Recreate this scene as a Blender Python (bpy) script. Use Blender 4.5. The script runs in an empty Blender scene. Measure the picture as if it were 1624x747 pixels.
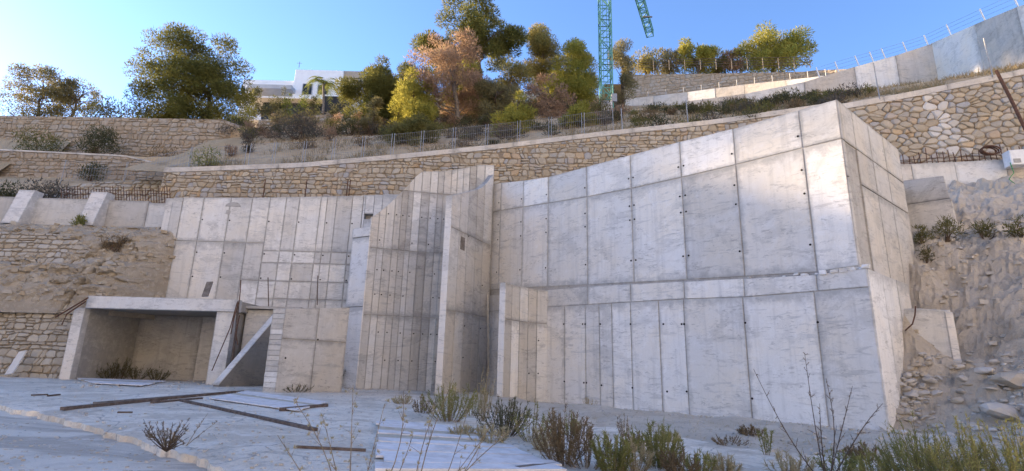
import bpy, math, random
import numpy as np
from mathutils import Vector, Matrix, noise as mnoise

random.seed(7)
rng = np.random.default_rng(7)
SC = bpy.context.scene
COL = SC.collection
rad = math.radians

# ------------------------------------------------------------------ camera, sky, sun, exposure
F_PX, CXP, CYP = 835.0, 812.0, 373.5
PITCH, ROLL = rad(14.0), rad(1.5)
CAM = np.array([0.0, 0.0, 1.45])
_f = np.array([0, math.cos(PITCH), math.sin(PITCH)])
_u0 = np.array([0, -math.sin(PITCH), math.cos(PITCH)])
_r0 = np.array([1.0, 0, 0])
_R = _r0 * math.cos(ROLL) + _u0 * math.sin(ROLL)
_U = _u0 * math.cos(ROLL) - _r0 * math.sin(ROLL)
cam_data = bpy.data.cameras.new("camera")
cam = bpy.data.objects.new("camera", cam_data)
COL.objects.link(cam)
cam_data.sensor_width = 36.0
cam_data.lens = 36.0 * F_PX / 1624.0
cam_data.clip_start = 0.1
cam_data.clip_end = 3000
M = Matrix(((_R[0], _U[0], -_f[0], CAM[0]), (_R[1], _U[1], -_f[1], CAM[1]), (_R[2], _U[2], -_f[2], CAM[2]), (0, 0, 0, 1)))
cam.matrix_world = M
SC.camera = cam

SUN_AZ = rad(-63.0)      # left of the view direction
SUN_EL = rad(14.4)
world = bpy.data.worlds.new("World")
SC.world = world
world.use_nodes = True
wn = world.node_tree
sky = wn.nodes.new("ShaderNodeTexSky")
sky.sky_type = 'NISHITA'
sky.sun_disc = False
sky.sun_elevation = SUN_EL
sky.sun_rotation = SUN_AZ
sky.altitude = 100
sky.air_density = 0.5
sky.dust_density = 0.1
sky.ozone_density = 3.0
bg = wn.nodes["Background"]
bg.inputs["Strength"].default_value = 0.09
wn.links.new(sky.outputs[0], bg.inputs["Color"])

sd = bpy.data.lights.new("sun", 'SUN')
sd.energy = 2.9
sd.angle = rad(1.3)
sd.color = (1.0, 0.75, 0.46)
sun = bpy.data.objects.new("sun", sd)
COL.objects.link(sun)
_sdir = Vector((math.sin(SUN_AZ) * math.cos(SUN_EL), math.cos(SUN_AZ) * math.cos(SUN_EL), math.sin(SUN_EL)))
sun.rotation_euler = _sdir.to_track_quat('Z', 'Y').to_euler()
sun.location = (-60, 30, 60)
SC.view_settings.view_transform = 'Standard'
SC.view_settings.look = 'None'
SC.view_settings.exposure = 2.9
try:
    SC.view_settings.use_white_balance = True          # the phone balanced for open shade
    SC.view_settings.white_balance_temperature = 6650
    SC.view_settings.white_balance_tint = 10
except Exception:
    pass
SC.view_settings.gamma = 1.0
SC.view_settings.use_curve_mapping = False
try:
    SC.cycles.max_bounces = 6
    SC.cycles.transparent_max_bounces = 4
except Exception:
    pass

# ------------------------------------------------------------------ surveying helpers (photograph -> world)
def ray(px, py):
    return _f + _R * ((px - CXP) / F_PX) - _U * ((py - CYP) / F_PX)
def at(px, py, Y):
    d = ray(px, py); return CAM + d * (Y / d[1])
def atz(px, py, z):
    d = ray(px, py); return CAM + d * ((z - CAM[2]) / d[2])
def proj(p):
    q = np.asarray(p, float) - CAM
    w = q @ _f
    return CXP + F_PX * (q @ _R) / w, CYP - F_PX * (q @ _U) / w
def ground_z(x, y=0):
    return 0.5 * (1 - math.exp(-max(0.0, 1 - x) / 9.0))
def gnd(px, py):
    z = 0.1
    for _ in range(8):
        p = atz(px, py, z); z = ground_z(p[0], p[1])
    return atz(px, py, z)
def lerp(a, b, t): return a + (b - a) * t
def pl(x, pts):
    return float(np.interp(x, [p[0] for p in pts], [p[1] for p in pts]))
def n3(x, y, z, s=1.0):
    return mnoise.noise(Vector((x * s, y * s, z * s)))
def fbm(x, y, z, s=1.0, o=4):
    v = 0; a = 1; t = 0
    for i in range(o):
        v += a * mnoise.noise(Vector((x * s, y * s, z * s))); t += a; a *= .5; s *= 2.1
    return v / t

def cellrock(x, y, z, s):
    """blocky broken-rock offset: one random level per voronoi cell"""
    d, p = mnoise.voronoi(Vector((x * s, y * s, z * s)))
    c = p[0]
    h = math.sin(c.x * 12.99 + c.y * 78.2 + c.z * 37.7) * 43758.5
    return (h - math.floor(h) - .5) + .35 * (d[1] - d[0])
# ------------------------------------------------------------------ materials
MATS = {}
class NT:
    def __init__(s, name):
        s.m = bpy.data.materials.new(name); s.m.use_nodes = True
        s.t = s.m.node_tree; s.t.nodes.clear()
        s.out = s.n("ShaderNodeOutputMaterial")
        MATS[name] = s.m
    def n(s, typ, **kw):
        nd = s.t.nodes.new(typ)
        for k, v in kw.items(): setattr(nd, k, v)
        return nd
    def l(s, a, b): s.t.links.new(a, b)
    def pos(s, scale=(1, 1, 1)):
        g = s.n("ShaderNodeNewGeometry"); mp = s.n("ShaderNodeMapping")
        mp.inputs["Scale"].default_value = scale
        s.l(g.outputs["Position"], mp.inputs["Vector"]); return mp.outputs[0]
    def noise(s, scale, detail=5, rough=.6, vec=None, dist=0):
        nd = s.n("ShaderNodeTexNoise")
        nd.inputs["Scale"].default_value = scale; nd.inputs["Detail"].default_value = detail
        nd.inputs["Roughness"].default_value = rough; nd.inputs["Distortion"].default_value = dist
        if vec is None: vec = s.pos()
        s.l(vec, nd.inputs["Vector"]); return nd.outputs["Fac"]
    def ramp(s, fac, stops):
        r = s.n("ShaderNodeValToRGB")
        e = r.color_ramp.elements
        while len(e) < len(stops): e.new(.5)
        for i, (p, c) in enumerate(stops):
            e[i].position = p
            e[i].color = (c[0], c[1], c[2], 1) if isinstance(c, (tuple, list)) else (c, c, c, 1)
        s.l(fac, r.inputs[0]); return r.outputs[0]
    def mix(s, a, b, fac, mode='MIX'):
        nd = s.n("ShaderNodeMix", data_type='RGBA', blend_type=mode)
        for k, v in (("A", a), ("B", b)):
            sock = [i for i in nd.inputs if i.name == k and i.type == 'RGBA'][0]
            if isinstance(v, (tuple, list)): sock.default_value = (v[0], v[1], v[2], 1)
            else: s.l(v, sock)
        fs = [i for i in nd.inputs if i.name == "Factor" and i.type == 'VALUE'][0]
        if isinstance(fac, (int, float)): fs.default_value = fac
        else: s.l(fac, fs)
        return [o for o in nd.outputs if o.type == 'RGBA'][0]
    def math(s, op, a, b=0.0, clamp=False):
        nd = s.n("ShaderNodeMath", operation=op); nd.use_clamp = clamp
        for i, v in enumerate((a, b)):
            if isinstance(v, (int, float)): nd.inputs[i].default_value = v
            else: s.l(v, nd.inputs[i])
        return nd.outputs[0]
    def rand(s):
        oi = s.n("ShaderNodeObjectInfo"); g = s.n("ShaderNodeNewGeometry")
        a = s.math('ADD', oi.outputs["Random"], g.outputs["Random Per Island"])
        return s.math('FRACT', a)
    def bump(s, h, strength, dist=.02):
        b = s.n("ShaderNodeBump"); b.inputs["Strength"].default_value = strength
        b.inputs["Distance"].default_value = dist
        s.l(h, b.inputs["Height"]); return b.outputs[0]
    def bsdf(s, col, rough=.85, normal=None, metal=0, spec=.3):
        p = s.n("ShaderNodeBsdfPrincipled")
        if isinstance(col, (tuple, list)): p.inputs["Base Color"].default_value = (*col[:3], 1)
        else: s.l(col, p.inputs["Base Color"])
        p.inputs["Roughness"].default_value = rough; p.inputs["Metallic"].default_value = metal
        p.inputs["Specular IOR Level"].default_value = spec
        if normal is not None: s.l(normal, p.inputs["Normal"])
        s.l(p.outputs[0], s.out.inputs[0]); return p

def concrete(name, c0, dark=.62, warm=(1.05, 1.0, .92), var=.16, streak=.5, white=.35, smear=.7, grime=.75, blotch=.33):
    c = tuple(min(.72, x * 1.16) for x in c0)
    m = NT(name)
    v = m.pos()
    big = m.noise(.55, 4, .55, v, .4)
    mid = m.noise(2.6, 6, .65, v, .6)
    fine = m.noise(22, 5, .7, v)
    st = m.noise(1.0, 6, .65, m.pos((4.2, 4.2, .22)), .3)
    sm = m.noise(1.0, 6, .65, m.pos((.8, .8, 5.0)), 1.0)
    a = m.mix(c, tuple(c[i] * warm[i] for i in range(3)), m.ramp(big, [(.38, 0), (.62, 1)]))
    a = m.mix(a, tuple(x * dark for x in c), m.math('MULTIPLY', m.ramp(st, [(.50, 0), (.74, 1)]), streak))
    a = m.mix(a, tuple(x * (dark + .1) for x in c), m.math('MULTIPLY', m.ramp(sm, [(.57, 0), (.645, 1)]), smear))
    a = m.mix(a, (min(c[0] * 1.38, .78), min(c[1] * 1.38, .78), min(c[2] * 1.38, .78)), m.math('MULTIPLY', m.ramp(mid, [(.52, 0), (.72, 1)]), white))
    a = m.mix(a, tuple(x * .66 for x in c), m.math('MULTIPLY', m.ramp(mid, [(.28, 1), (.40, 0)]), .5))
    tc = m.n("ShaderNodeTexCoord"); sp = m.n("ShaderNodeSeparateXYZ"); m.l(tc.outputs["Generated"], sp.inputs[0])
    ex = m.math('ABSOLUTE', m.math('SUBTRACT', sp.outputs[0], .5)); ez = m.math('ABSOLUTE', m.math('SUBTRACT', sp.outputs[2], .5))
    edge = m.math('MAXIMUM', ex, m.math('ADD', ez, .015))
    gn = m.noise(3.5, 5, .65, v, .5)
    gr = m.math('MULTIPLY', m.ramp(m.math('ADD', edge, m.math('MULTIPLY', m.math('SUBTRACT', gn, .5), .22)), [(.43, 0), (.51, 1)]), grime)
    a = m.mix(a, tuple(x * .55 for x in c), gr)
    blot = m.noise(.75, 8, .68, m.pos((.8, .8, 1.3)), 1.0)
    a = m.mix(a, tuple(x * .58 for x in c), m.math('MULTIPLY', m.ramp(blot, [(.53, 0), (.60, 1)]), blotch))
    scr = m.noise(1.0, 8, .7, m.pos((2.2, 2.2, 9.0)), 1.6)
    a = m.mix(a, tuple(x * .5 for x in c), m.math('MULTIPLY', m.math('MULTIPLY', m.ramp(scr, [(.56, 0), (.60, 1)]), m.ramp(blot, [(.44, 0), (.52, 1)])), .6))
    r = m.rand()
    val = m.math('ADD', m.math('MULTIPLY', r, var * 2), 1 - var)
    f2 = m.math('ADD', m.math('MULTIPLY', fine, .22), .89)
    val = m.math('MULTIPLY', val, f2)
    cc = m.n("ShaderNodeCombineColor")
    for i in range(3): m.l(val, cc.inputs[i])
    a = m.mix(a, cc.outputs[0], 1.0, 'MULTIPLY')
    pit = m.noise(45, 3, .6, v)
    a = m.mix(a, tuple(x * .45 for x in c), m.math('MULTIPLY', m.ramp(pit, [(.26, 1), (.33, 0)]), .7))
    h = m.math('ADD', m.math('MULTIPLY', fine, .5), mid)
    m.bsdf(a, .88, m.bump(h, .35, .02), spec=.25)
    return m.m

concrete("concrete_pale", (.57, .565, .55), white=.45)
concrete("concrete_cool", (.53, .54, .55), var=.06, streak=.25, white=.3)
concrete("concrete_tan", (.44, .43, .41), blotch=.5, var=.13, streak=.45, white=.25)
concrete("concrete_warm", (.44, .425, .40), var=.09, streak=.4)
concrete("concrete_left", (.53, .525, .51), var=.16, streak=.45, white=.3, smear=.6)
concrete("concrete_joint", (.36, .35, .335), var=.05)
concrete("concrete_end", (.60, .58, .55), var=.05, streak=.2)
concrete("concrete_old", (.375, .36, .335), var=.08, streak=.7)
concrete("concrete_shaded", (.23, .21, .185), var=.06)  # dark tone puts the passage's shade into the stringer wall's colour
concrete("concrete_far", (.47, .44, .40), var=.1, streak=.5)

def slab_material():
    m = NT("slab_concrete")
    v = m.pos()
    big = m.noise(.35, 6, .62, v, .6); mid = m.noise(1.5, 8, .7, v, .4); fine = m.noise(24, 5, .72, v); spk = m.noise(9, 6, .75, v, .2)
    dirt = m.noise(.7, 8, .68, v, .5)
    a = m.mix((.80, .725, .615), (.70, .62, .51), m.ramp(big, [(.42, 0), (.6, 1)]))
    a = m.mix(a, (.55, .47, .37), m.math('MULTIPLY', m.ramp(dirt, [(.49, 0), (.57, 1)]), .7))
    a = m.mix(a, (.80, .75, .67), m.math('MULTIPLY', m.ramp(mid, [(.56, 0), (.66, 1)]), .6))
    a = m.mix(a, (.30, .275, .245), m.math('MULTIPLY', m.ramp(mid, [(.30, 1), (.40, 0)]), .6))
    a = m.mix(a, (.36, .33, .29), m.math('MULTIPLY', m.ramp(spk, [(.36, 1), (.46, 0)]), .55))
    a = m.mix(a, (.28, .25, .22), m.math('MULTIPLY', m.ramp(fine, [(.30, 1), (.40, 0)]), .6))
    d2 = m.noise(2.6, 8, .7, v, .8)
    a = m.mix(a, (.46, .39, .305), m.math('MULTIPLY', m.ramp(d2, [(.54, 0), (.62, 1)]), .6))
    vo = m.n("ShaderNodeTexVoronoi", feature='DISTANCE_TO_EDGE'); vo.inputs["Scale"].default_value = .45
    dv = m.n("ShaderNodeMapping"); m.l(v, dv.inputs["Vector"])
    wn_ = m.n("ShaderNodeTexNoise"); wn_.inputs["Scale"].default_value = 1.3; wn_.inputs["Detail"].default_value = 6; m.l(v, wn_.inputs["Vector"])
    wa = m.n("ShaderNodeVectorMath", operation='MULTIPLY_ADD'); m.l(wn_.outputs["Color"], wa.inputs[0]); wa.inputs[1].default_value = (.9, .9, .9); m.l(v, wa.inputs[2])
    m.l(wa.outputs[0], vo.inputs["Vector"])
    a = m.mix(a, (.22, .2, .18), m.math('MULTIPLY', m.ramp(vo.outputs["Distance"], [(.0, 1), (.012, 0)]), .7))
    m.bsdf(a, .92, m.bump(m.math('ADD', m.math('ADD', mid, spk), m.math('MULTIPLY', fine, .4)), .6, .04), spec=.15)
slab_material()
def road_material():
    m = NT("road_concrete")
    v = m.pos()
    big = m.noise(.5, 6, .62, m.pos((.7, 1.5, 1)), .8); mid = m.noise(2.2, 7, .7, v, .7); fine = m.noise(26, 4, .75, v)
    a = m.mix((.66, .595, .505), (.44, .385, .32), m.ramp(big, [(.45, 0), (.57, 1)]))
    a = m.mix(a, (.70, .64, .555), m.math('MULTIPLY', m.ramp(mid, [(.54, 0), (.64, 1)]), .6))
    a = m.mix(a, (.2, .185, .17), m.math('MULTIPLY', m.ramp(fine, [(.30, 1), (.42, 0)]), .4))
    m.bsdf(a, .92, m.bump(m.math('ADD', mid, m.math('MULTIPLY', fine, .5)), .5, .03), spec=.2)
road_material()
def earth(name, c1, c2, c3, s=1.0, bump=.8, crack=0):
    m = NT(name)
    v = m.pos()
    big = m.noise(.45 * s, 6, .6, v, .5); mid = m.noise(2.4 * s, 8, .7, v, .6); fine = m.noise(14 * s, 6, .75, v)
    a = m.mix(c1, c2, m.ramp(big, [(.4, 0), (.62, 1)]))
    a = m.mix(a, c3, m.ramp(mid, [(.52, 0), (.68, 1)]))
    a = m.mix(a, tuple(x * .5 for x in c1), m.math('MULTIPLY', m.ramp(fine, [(.30, 1), (.45, 0)]), .6))
    h = m.math('ADD', mid, m.math('MULTIPLY', fine, .5))
    if crack:
        nn_ = m.n("ShaderNodeTexNoise"); nn_.inputs["Scale"].default_value = 1.6; nn_.inputs["Detail"].default_value = 5; m.l(v, nn_.inputs["Vector"])
        wa = m.n("ShaderNodeVectorMath", operation='MULTIPLY_ADD'); m.l(nn_.outputs["Color"], wa.inputs[0]); wa.inputs[1].default_value = (.5, .5, .5); m.l(m.pos((1, 1, 1.7)), wa.inputs[2])
        vo = m.n("ShaderNodeTexVoronoi", feature='DISTANCE_TO_EDGE'); vo.inputs["Scale"].default_value = crack; m.l(wa.outputs[0], vo.inputs["Vector"])
        ck = m.ramp(vo.outputs["Distance"], [(0, 0), (.10, 1)])
        a = m.mix(tuple(x * .5 for x in c1), a, m.math('ADD', m.math('MULTIPLY', ck, .6), .4))
        h = m.math('ADD', h, m.math('MULTIPLY', ck, .9))
    m.bsdf(a, .95, m.bump(h, bump, .12), spec=.15)
earth("earth_slope", (.56, .49, .395), (.64, .57, .475), (.46, .395, .305), 1.8, 1.0)
earth("hill_earth", (.46, .335, .195), (.54, .41, .26), (.31, .235, .145), .7)
earth("soil_berm", (.56, .49, .395), (.64, .575, .48), (.43, .365, .28), 1.8)
earth("rock_face", (.50, .43, .335), (.42, .355, .27), (.58, .515, .42), 1.5, 1.0)
earth("bounce_slope_earth", (.52, .495, .445), (.58, .555, .505), (.44, .42, .37), .5)
earth("rubble", (.42, .39, .345), (.50, .475, .44), (.35, .315, .27), 1.2)

def stone_material(name, cols, joint=.0):
    m = NT(name)
    r = m.rand()
    n = len(cols)
    a = m.ramp(r, [((i + .5) / n, c) for i, c in enumerate(cols)])
    v = m.pos()
    mid = m.noise(5, 6, .7, v, .4); fine = m.noise(30, 4, .7, v)
    a = m.mix(a, m.mix(a, (.55, .5, .42), .5), m.ramp(mid, [(.52, 0), (.7, 1)]))
    a = m.mix(a, (.16, .13, .095), m.math('MULTIPLY', m.ramp(mid, [(.28, 1), (.42, 0)]), .5))
    m.bsdf(a, .92, m.bump(m.math('ADD', mid, m.math('MULTIPLY', fine, .4)), .6, .04), spec=.2)
stone_material("stone_tan", [(.37, .305, .225), (.45, .39, .31), (.34, .275, .19), (.42, .375, .31), (.33, .305, .275), (.47, .41, .32), (.45, .32, .19), (.36, .35, .345)])
stone_material("stone_pale", [(.40, .34, .26), (.47, .42, .34), (.36, .30, .22), (.44, .40, .34), (.50, .45, .37), (.39, .31, .21)])
stone_material("stone_white", [(.55, .53, .50), (.50, .48, .45), (.60, .57, .53), (.47, .44, .40)])
stone_material("stone_far", [(.33, .26, .185), (.38, .31, .23), (.29, .225, .155), (.36, .30, .235), (.33, .29, .24)])
stone_material("stone_rubble", [(.46, .43, .385), (.53, .50, .46), (.41, .37, .31), (.56, .54, .51), (.45, .39, .31)])
earth("mortar", (.31, .255, .19), (.36, .30, .23), (.24, .195, .145), 2)
earth("mortar_pale", (.27, .225, .165), (.31, .265, .20), (.22, .18, .13), 2)

def plain(name, c, rough=.6, metal=0, var=.15, scale=6, c2=None):
    m = NT(name)
    nz = m.noise(scale, 5, .65)
    a = m.mix(c, c2 or tuple(x * (1 - var * 2) for x in c), m.ramp(nz, [(.42, 0), (.66, 1)]))
    m.bsdf(a, rough, m.bump(nz, .2, .01), metal)
plain("rust", (.085, .045, .03), .85, 0, .2, 9, (.14, .07, .045))
plain("galvanised", (.30, .31, .32), .5, .4, .1)
plain("crane_teal", (.09, .25, .225), .5, 0, .12, 3, (.12, .29, .265))
plain("white_paint", (.72, .73, .74), .6, 0, .06)
plain("house_white", (.74, .74, .74), .8, 0, .04, 1)
plain("house_grey", (.40, .41, .43), .7, 0, .08, 1)
plain("glass_dark", (.02, .024, .03), .15, 0, .1)
plain("void_dark", (.03, .028, .026), .95)
plain("timber_grey", (.20, .175, .15), .85, 0, .25, 5, (.11, .09, .075))
plain("timber_dark", (.095, .068, .052), .85, 0, .25, 7, (.17, .135, .115))
plain("timber_pale", (.52, .47, .38), .85, 0, .2, 5, (.4, .34, .25))
plain("tie_hole", (.022, .02, .018), .95)
plain("bark", (.125, .095, .07), .95, 0, .3, 6)
plain("bark_grey", (.22, .19, .16), .95, 0, .3, 6)
plain("dry_stem", (.26, .20, .12), .9, 0, .2, 12)
plain("dark_stem", (.12, .085, .06), .9, 0, .2, 12)
plain("sheet_white", (.74, .72, .71), .7, 0, .12, 3, (.56, .53, .50))
plain("tarp_dark", (.03, .03, .032), .9)
plain("hose_black", (.035, .03, .028), .6)
plain("cable_green", (.05, .28, .10), .6)

def leaf_material(name, c1, c2, c3=None, trans=.45):
    m = NT(name)
    g = m.n("ShaderNodeNewGeometry")
    nz = m.noise(.8, 4, .6)
    a = m.mix(c1, c2, m.math('ADD', m.math('MULTIPLY', g.outputs["Random Per Island"], .55), m.math('SUBTRACT', m.math('MULTIPLY', nz, 1.4), .45), True))
    if c3: a = m.mix(a, c3, m.ramp(m.noise(1.7, 3, .6), [(.56, 0), (.64, 1)]))
    d = m.n("ShaderNodeBsdfDiffuse"); t = m.n("ShaderNodeBsdfTranslucent"); mx = m.n("ShaderNodeMixShader")
    m.l(a, d.inputs[0]); m.l(a, t.inputs[0]); mx.inputs[0].default_value = trans
    m.l(d.outputs[0], mx.inputs[1]); m.l(t.outputs[0], mx.inputs[2]); m.l(mx.outputs[0], m.out.inputs[0])
leaf_material("pine_green", (.10, .11, .035), (.20, .19, .06))
leaf_material("pine_yellow", (.20, .205, .04), (.40, .36, .09))
leaf_material("pine_ochre", (.22, .195, .06), (.36, .30, .11), (.17, .165, .05))
leaf_material("pine_dead", (.29, .19, .12), (.38, .27, .19))
leaf_material("pine_grey", (.16, .15, .075), (.27, .24, .13))
leaf_material("scrub_green", (.07, .075, .04), (.135, .13, .07))
leaf_material("scrub_grey", (.10, .088, .07), (.16, .14, .11))
leaf_material("scrub_olive", (.12, .12, .04), (.22, .20, .08))
leaf_material("grass_dry", (.26, .20, .11), (.36, .29, .17))
leaf_material("grass_straw", (.40, .33, .18), (.50, .43, .27))
leaf_material("plant_olive", (.19, .195, .06), (.33, .31, .115))
leaf_material("plant_lime", (.29, .27, .075), (.46, .41, .15))
leaf_material("plant_dark", (.09, .088, .045), (.17, .155, .08))
leaf_material("plant_brown", (.17, .12, .065), (.26, .19, .11))
leaf_material("palm_leaf", (.09, .13, .03), (.22, .22, .07))

# ------------------------------------------------------------------ object helpers
def thing(name, label, cat, loc=(0, 0, 0), group=None):
    o = bpy.data.objects.new(name, None); COL.objects.link(o)
    o.empty_display_size = .3
    o.location = tuple(float(v) for v in loc)
    tag(o, label, cat, group); return o
def tag(o, label, cat, group=None):
    o["label"] = label; o["category"] = cat
    if group: o["group"] = group
    return o
def wloc(o):
    v = np.zeros(3)
    while o is not None:
        v += np.array(o.location); o = o.parent
    return v
def mesh_obj(name, me, parent=None, loc=None, mat=None):
    o = bpy.data.objects.new(name, me); COL.objects.link(o)
    if loc is not None: o.location = tuple(float(v) for v in loc)
    if parent is not None: o.parent = parent
    if mat and not me.materials: me.materials.append(MATS[mat])
    return o
class MB:
    def __init__(s): s.v = []; s.f = []
    def add(s, vs, fs):
        b = len(s.v); s.v += [tuple(float(c) for c in v) for v in vs]; s.f += [tuple(i + b for i in f) for f in fs]
    def hexa(s, c8):   # 0-3 bottom ring, 4-7 top ring
        s.add(c8, [(3, 2, 1, 0), (4, 5, 6, 7), (0, 1, 5, 4), (1, 2, 6, 5), (2, 3, 7, 6), (3, 0, 4, 7)])
    def box(s, x0, x1, y0, y1, z0, z1):
        s.hexa([(x0, y0, z0), (x1, y0, z0), (x1, y1, z0), (x0, y1, z0), (x0, y0, z1), (x1, y0, z1), (x1, y1, z1), (x0, y1, z1)])
    def bar(s, a, b, w, h=None, up=(0, 0, 1)):
        a = Vector(a); b = Vector(b); h = h or w
        d = (b - a).normalized(); u = Vector(up)
        if abs(d.dot(u)) > .98: u = Vector((0, 1, 0))
        r = d.cross(u).normalized(); u = r.cross(d).normalized()
        r *= w / 2; u *= h / 2
        s.hexa([a - r - u, a + r - u, b + r - u, b - r - u, a - r + u, a + r + u, b + r + u, b - r + u])
    def tube(s, pts, rs, n=6, cap=True):
        pts = [Vector(p) for p in pts]
        if not isinstance(rs, (list, tuple)): rs = [rs] * len(pts)
        rings = []
        vs = []
        for i, p in enumerate(pts):
            d = (pts[min(i + 1, len(pts) - 1)] - pts[max(i - 1, 0)])
            if d.length < 1e-6: d = Vector((0, 0, 1))
            d.normalize()
            u = Vector((0, 0, 1)) if abs(d.z) < .9 else Vector((1, 0, 0))
            r = d.cross(u).normalized(); u = r.cross(d)
            for k in range(n):
                a = 2 * math.pi * k / n
                vs.append(p + (r * math.cos(a) + u * math.sin(a)) * rs[i])
        fs = []
        for i in range(len(pts) - 1):
            for k in range(n):
                k2 = (k + 1) % n
                fs.append((i * n + k, i * n + k2, (i + 1) * n + k2, (i + 1) * n + k))
        if cap:
            fs.append(tuple(reversed(range(n)))); fs.append(tuple(range((len(pts) - 1) * n, len(pts) * n)))
        s.add(vs, fs)
    def build(s, name, mat, parent=None, smooth=False, kind=None):
        off = wloc(parent) if parent is not None else np.zeros(3)
        me = bpy.data.meshes.new(name)
        v = np.array(s.v) - off
        me.from_pydata(v.tolist(), [], s.f); me.update()
        me.materials.append(MATS[mat])
        if smooth: me.polygons.foreach_set("use_smooth", [True] * len(me.polygons))
        o = mesh_obj(name, me, parent)
        if kind: o["kind"] = kind
        return o
def tri_mesh(name, V, mat, parent=None, kind=None):
    """V: (3n,3) world coordinates, loose triangles"""
    off = wloc(parent) if parent is not None else np.zeros(3)
    V = (np.asarray(V) - off).astype(np.float32); n = len(V) // 3
    me = bpy.data.meshes.new(name)
    me.vertices.add(3 * n); me.vertices.foreach_set("co", V.ravel())
    me.loops.add(3 * n); me.loops.foreach_set("vertex_index", np.arange(3 * n, dtype=np.int32))
    me.polygons.add(n); me.polygons.foreach_set("loop_start", np.arange(0, 3 * n, 3, dtype=np.int32))
    me.update(calc_edges=True); me.validate()
    me.materials.append(MATS[mat])
    o = mesh_obj(name, me, parent)
    if kind: o["kind"] = kind
    return o
def structure(o): o["kind"] = "structure"; return o
def grid_mesh(name, fn, nu, nv, mat, parent=None, smooth=True):
    mb = MB()
    vs = [fn(i / nu, j / nv) for j in range(nv + 1) for i in range(nu + 1)]
    w = nu + 1
    fs = [(j * w + i, j * w + i + 1, (j + 1) * w + i + 1, (j + 1) * w + i) for j in range(nv) for i in range(nu)]
    mb.add(vs, fs)
    return mb.build(name, mat, parent, smooth)

# ------------------------------------------------------------------ polygon helpers
def clip_half(poly, a, b, c):
    """keep a*x+b*y<=c"""
    out = []
    n = len(poly)
    for i in range(n):
        p, q = poly[i], poly[(i + 1) % n]
        dp = a * p[0] + b * p[1] - c; dq = a * q[0] + b * q[1] - c
        if dp <= 0: out.append(p)
        if (dp < 0 < dq) or (dq < 0 < dp):
            t = dp / (dp - dq); out.append((p[0] + (q[0] - p[0]) * t, p[1] + (q[1] - p[1]) * t))
    return out
def area(poly):
    return .5 * sum(poly[i][0] * poly[(i + 1) % len(poly)][1] - poly[(i + 1) % len(poly)][0] * poly[i][1] for i in range(len(poly)))
def inset(poly, d):
    """inset of a convex ccw polygon"""
    P = poly
    n = len(P)
    for i in range(n):
        (x0, y0), (x1, y1) = poly[i], poly[(i + 1) % n]
        ex, ey = x1 - x0, y1 - y0; L = math.hypot(ex, ey)
        if L < 1e-6: continue
        nx, ny = ey / L, -ex / L      # outward normal for ccw
        P = clip_half(P, nx, ny, nx * x0 + ny * y0 - d)
        if len(P) < 3: return []
    return P
def tidy(P, e=1e-3):
    out = []
    for p in P:
        if not out or math.hypot(p[0] - out[-1][0], p[1] - out[-1][1]) > e: out.append(p)
    if len(out) > 1 and math.hypot(out[0][0] - out[-1][0], out[0][1] - out[-1][1]) < e: out.pop()
    return out

class Frame:
    """vertical wall frame: s along, z up, d towards the viewer"""
    def __init__(s, p0, p1):
        s.p0 = np.array(p0[:2], float); p1 = np.array(p1[:2], float)
        s.L = float(np.hypot(*(p1 - s.p0))); s.t = (p1 - s.p0) / s.L
        n = np.array([s.t[1], -s.t[0]])
        mid = (s.p0 + p1) / 2
        if n @ (CAM[:2] - mid) < 0: n = -n
        s.n = n
    def P(s, u, z, d=0):
        q = s.p0 + s.t * u + s.n * d; return (q[0], q[1], z)
    def hit(s, px, py, d=0):
        """photo pixel -> (s, z) on the wall plane"""
        r = ray(px, py); o = s.p0 + s.n * d
        k = ((o - CAM[:2]) @ s.n) / (r[:2] @ s.n)
        q = CAM + r * k
        return float((q[:2] - s.p0) @ s.t), float(q[2])
def prism(fr, poly, d0, d1, mb, chamfer=0.0):
    """poly in (s,z); front at d1, back at d0"""
    poly = tidy(poly)
    if len(poly) < 3: return
    if area(poly) < 0: poly = poly[::-1]
    n = len(poly)
    fwd = [fr.P(u, z, d0) for u, z in poly]
    vs = list(fwd)
    if chamfer:
        inn = []
        cx = sum(p[0] for p in poly) / n; cz = sum(p[1] for p in poly) / n
        for u, z in poly:
            du, dz = cx - u, cz - z; L = math.hypot(du, dz) or 1
            k = min(chamfer * 1.4, L * .3)
            inn.append((u + du / L * k, z + dz / L * k))
        vs += [fr.P(u, z, d1 - chamfer) for u, z in poly] + [fr.P(u, z, d1) for u, z in inn]
        layers = 3
    else:
        vs += [fr.P(u, z, d1) for u, z in poly]; layers = 2
    fs = [tuple(range(n)), tuple((layers - 1) * n + i for i in reversed(range(n)))]
    for l in range(layers - 1):
        for i in range(n):
            j = (i + 1) % n
            fs.append((l * n + i, (l + 1) * n + i, (l + 1) * n + j, l * n + j))
    # orient outward: check that t x z relates to n
    t3 = Vector((fr.t[0], fr.t[1], 0)); n3_ = Vector((fr.n[0], fr.n[1], 0))
    if t3.cross(Vector((0, 0, 1))).dot(n3_) > 0: fs = [tuple(reversed(f)) for f in fs]
    fs = [tuple(reversed(f)) for f in fs]
    mb.add(vs, fs)
HOLE = None
def tie_hole(fr, u, z, parent, d=.004, r=.037):
    global HOLE
    if HOLE is None:
        mb = MB(); mb.tube([(0, 0, -.012), (0, 0, .008)], [1, 1], 8)
        me = bpy.data.meshes.new("tie_hole"); me.from_pydata(mb.v, [], mb.f); me.materials.append(MATS["tie_hole"]); HOLE = me
    p = np.array(fr.P(u, z, d)) - wloc(parent)
    o = mesh_obj("tie_hole", HOLE, parent, p)
    o.scale = (r, r, 1)
    o.rotation_euler = Vector((fr.n[0], fr.n[1], 0)).to_track_quat('Z', 'Y').to_euler()
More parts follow.
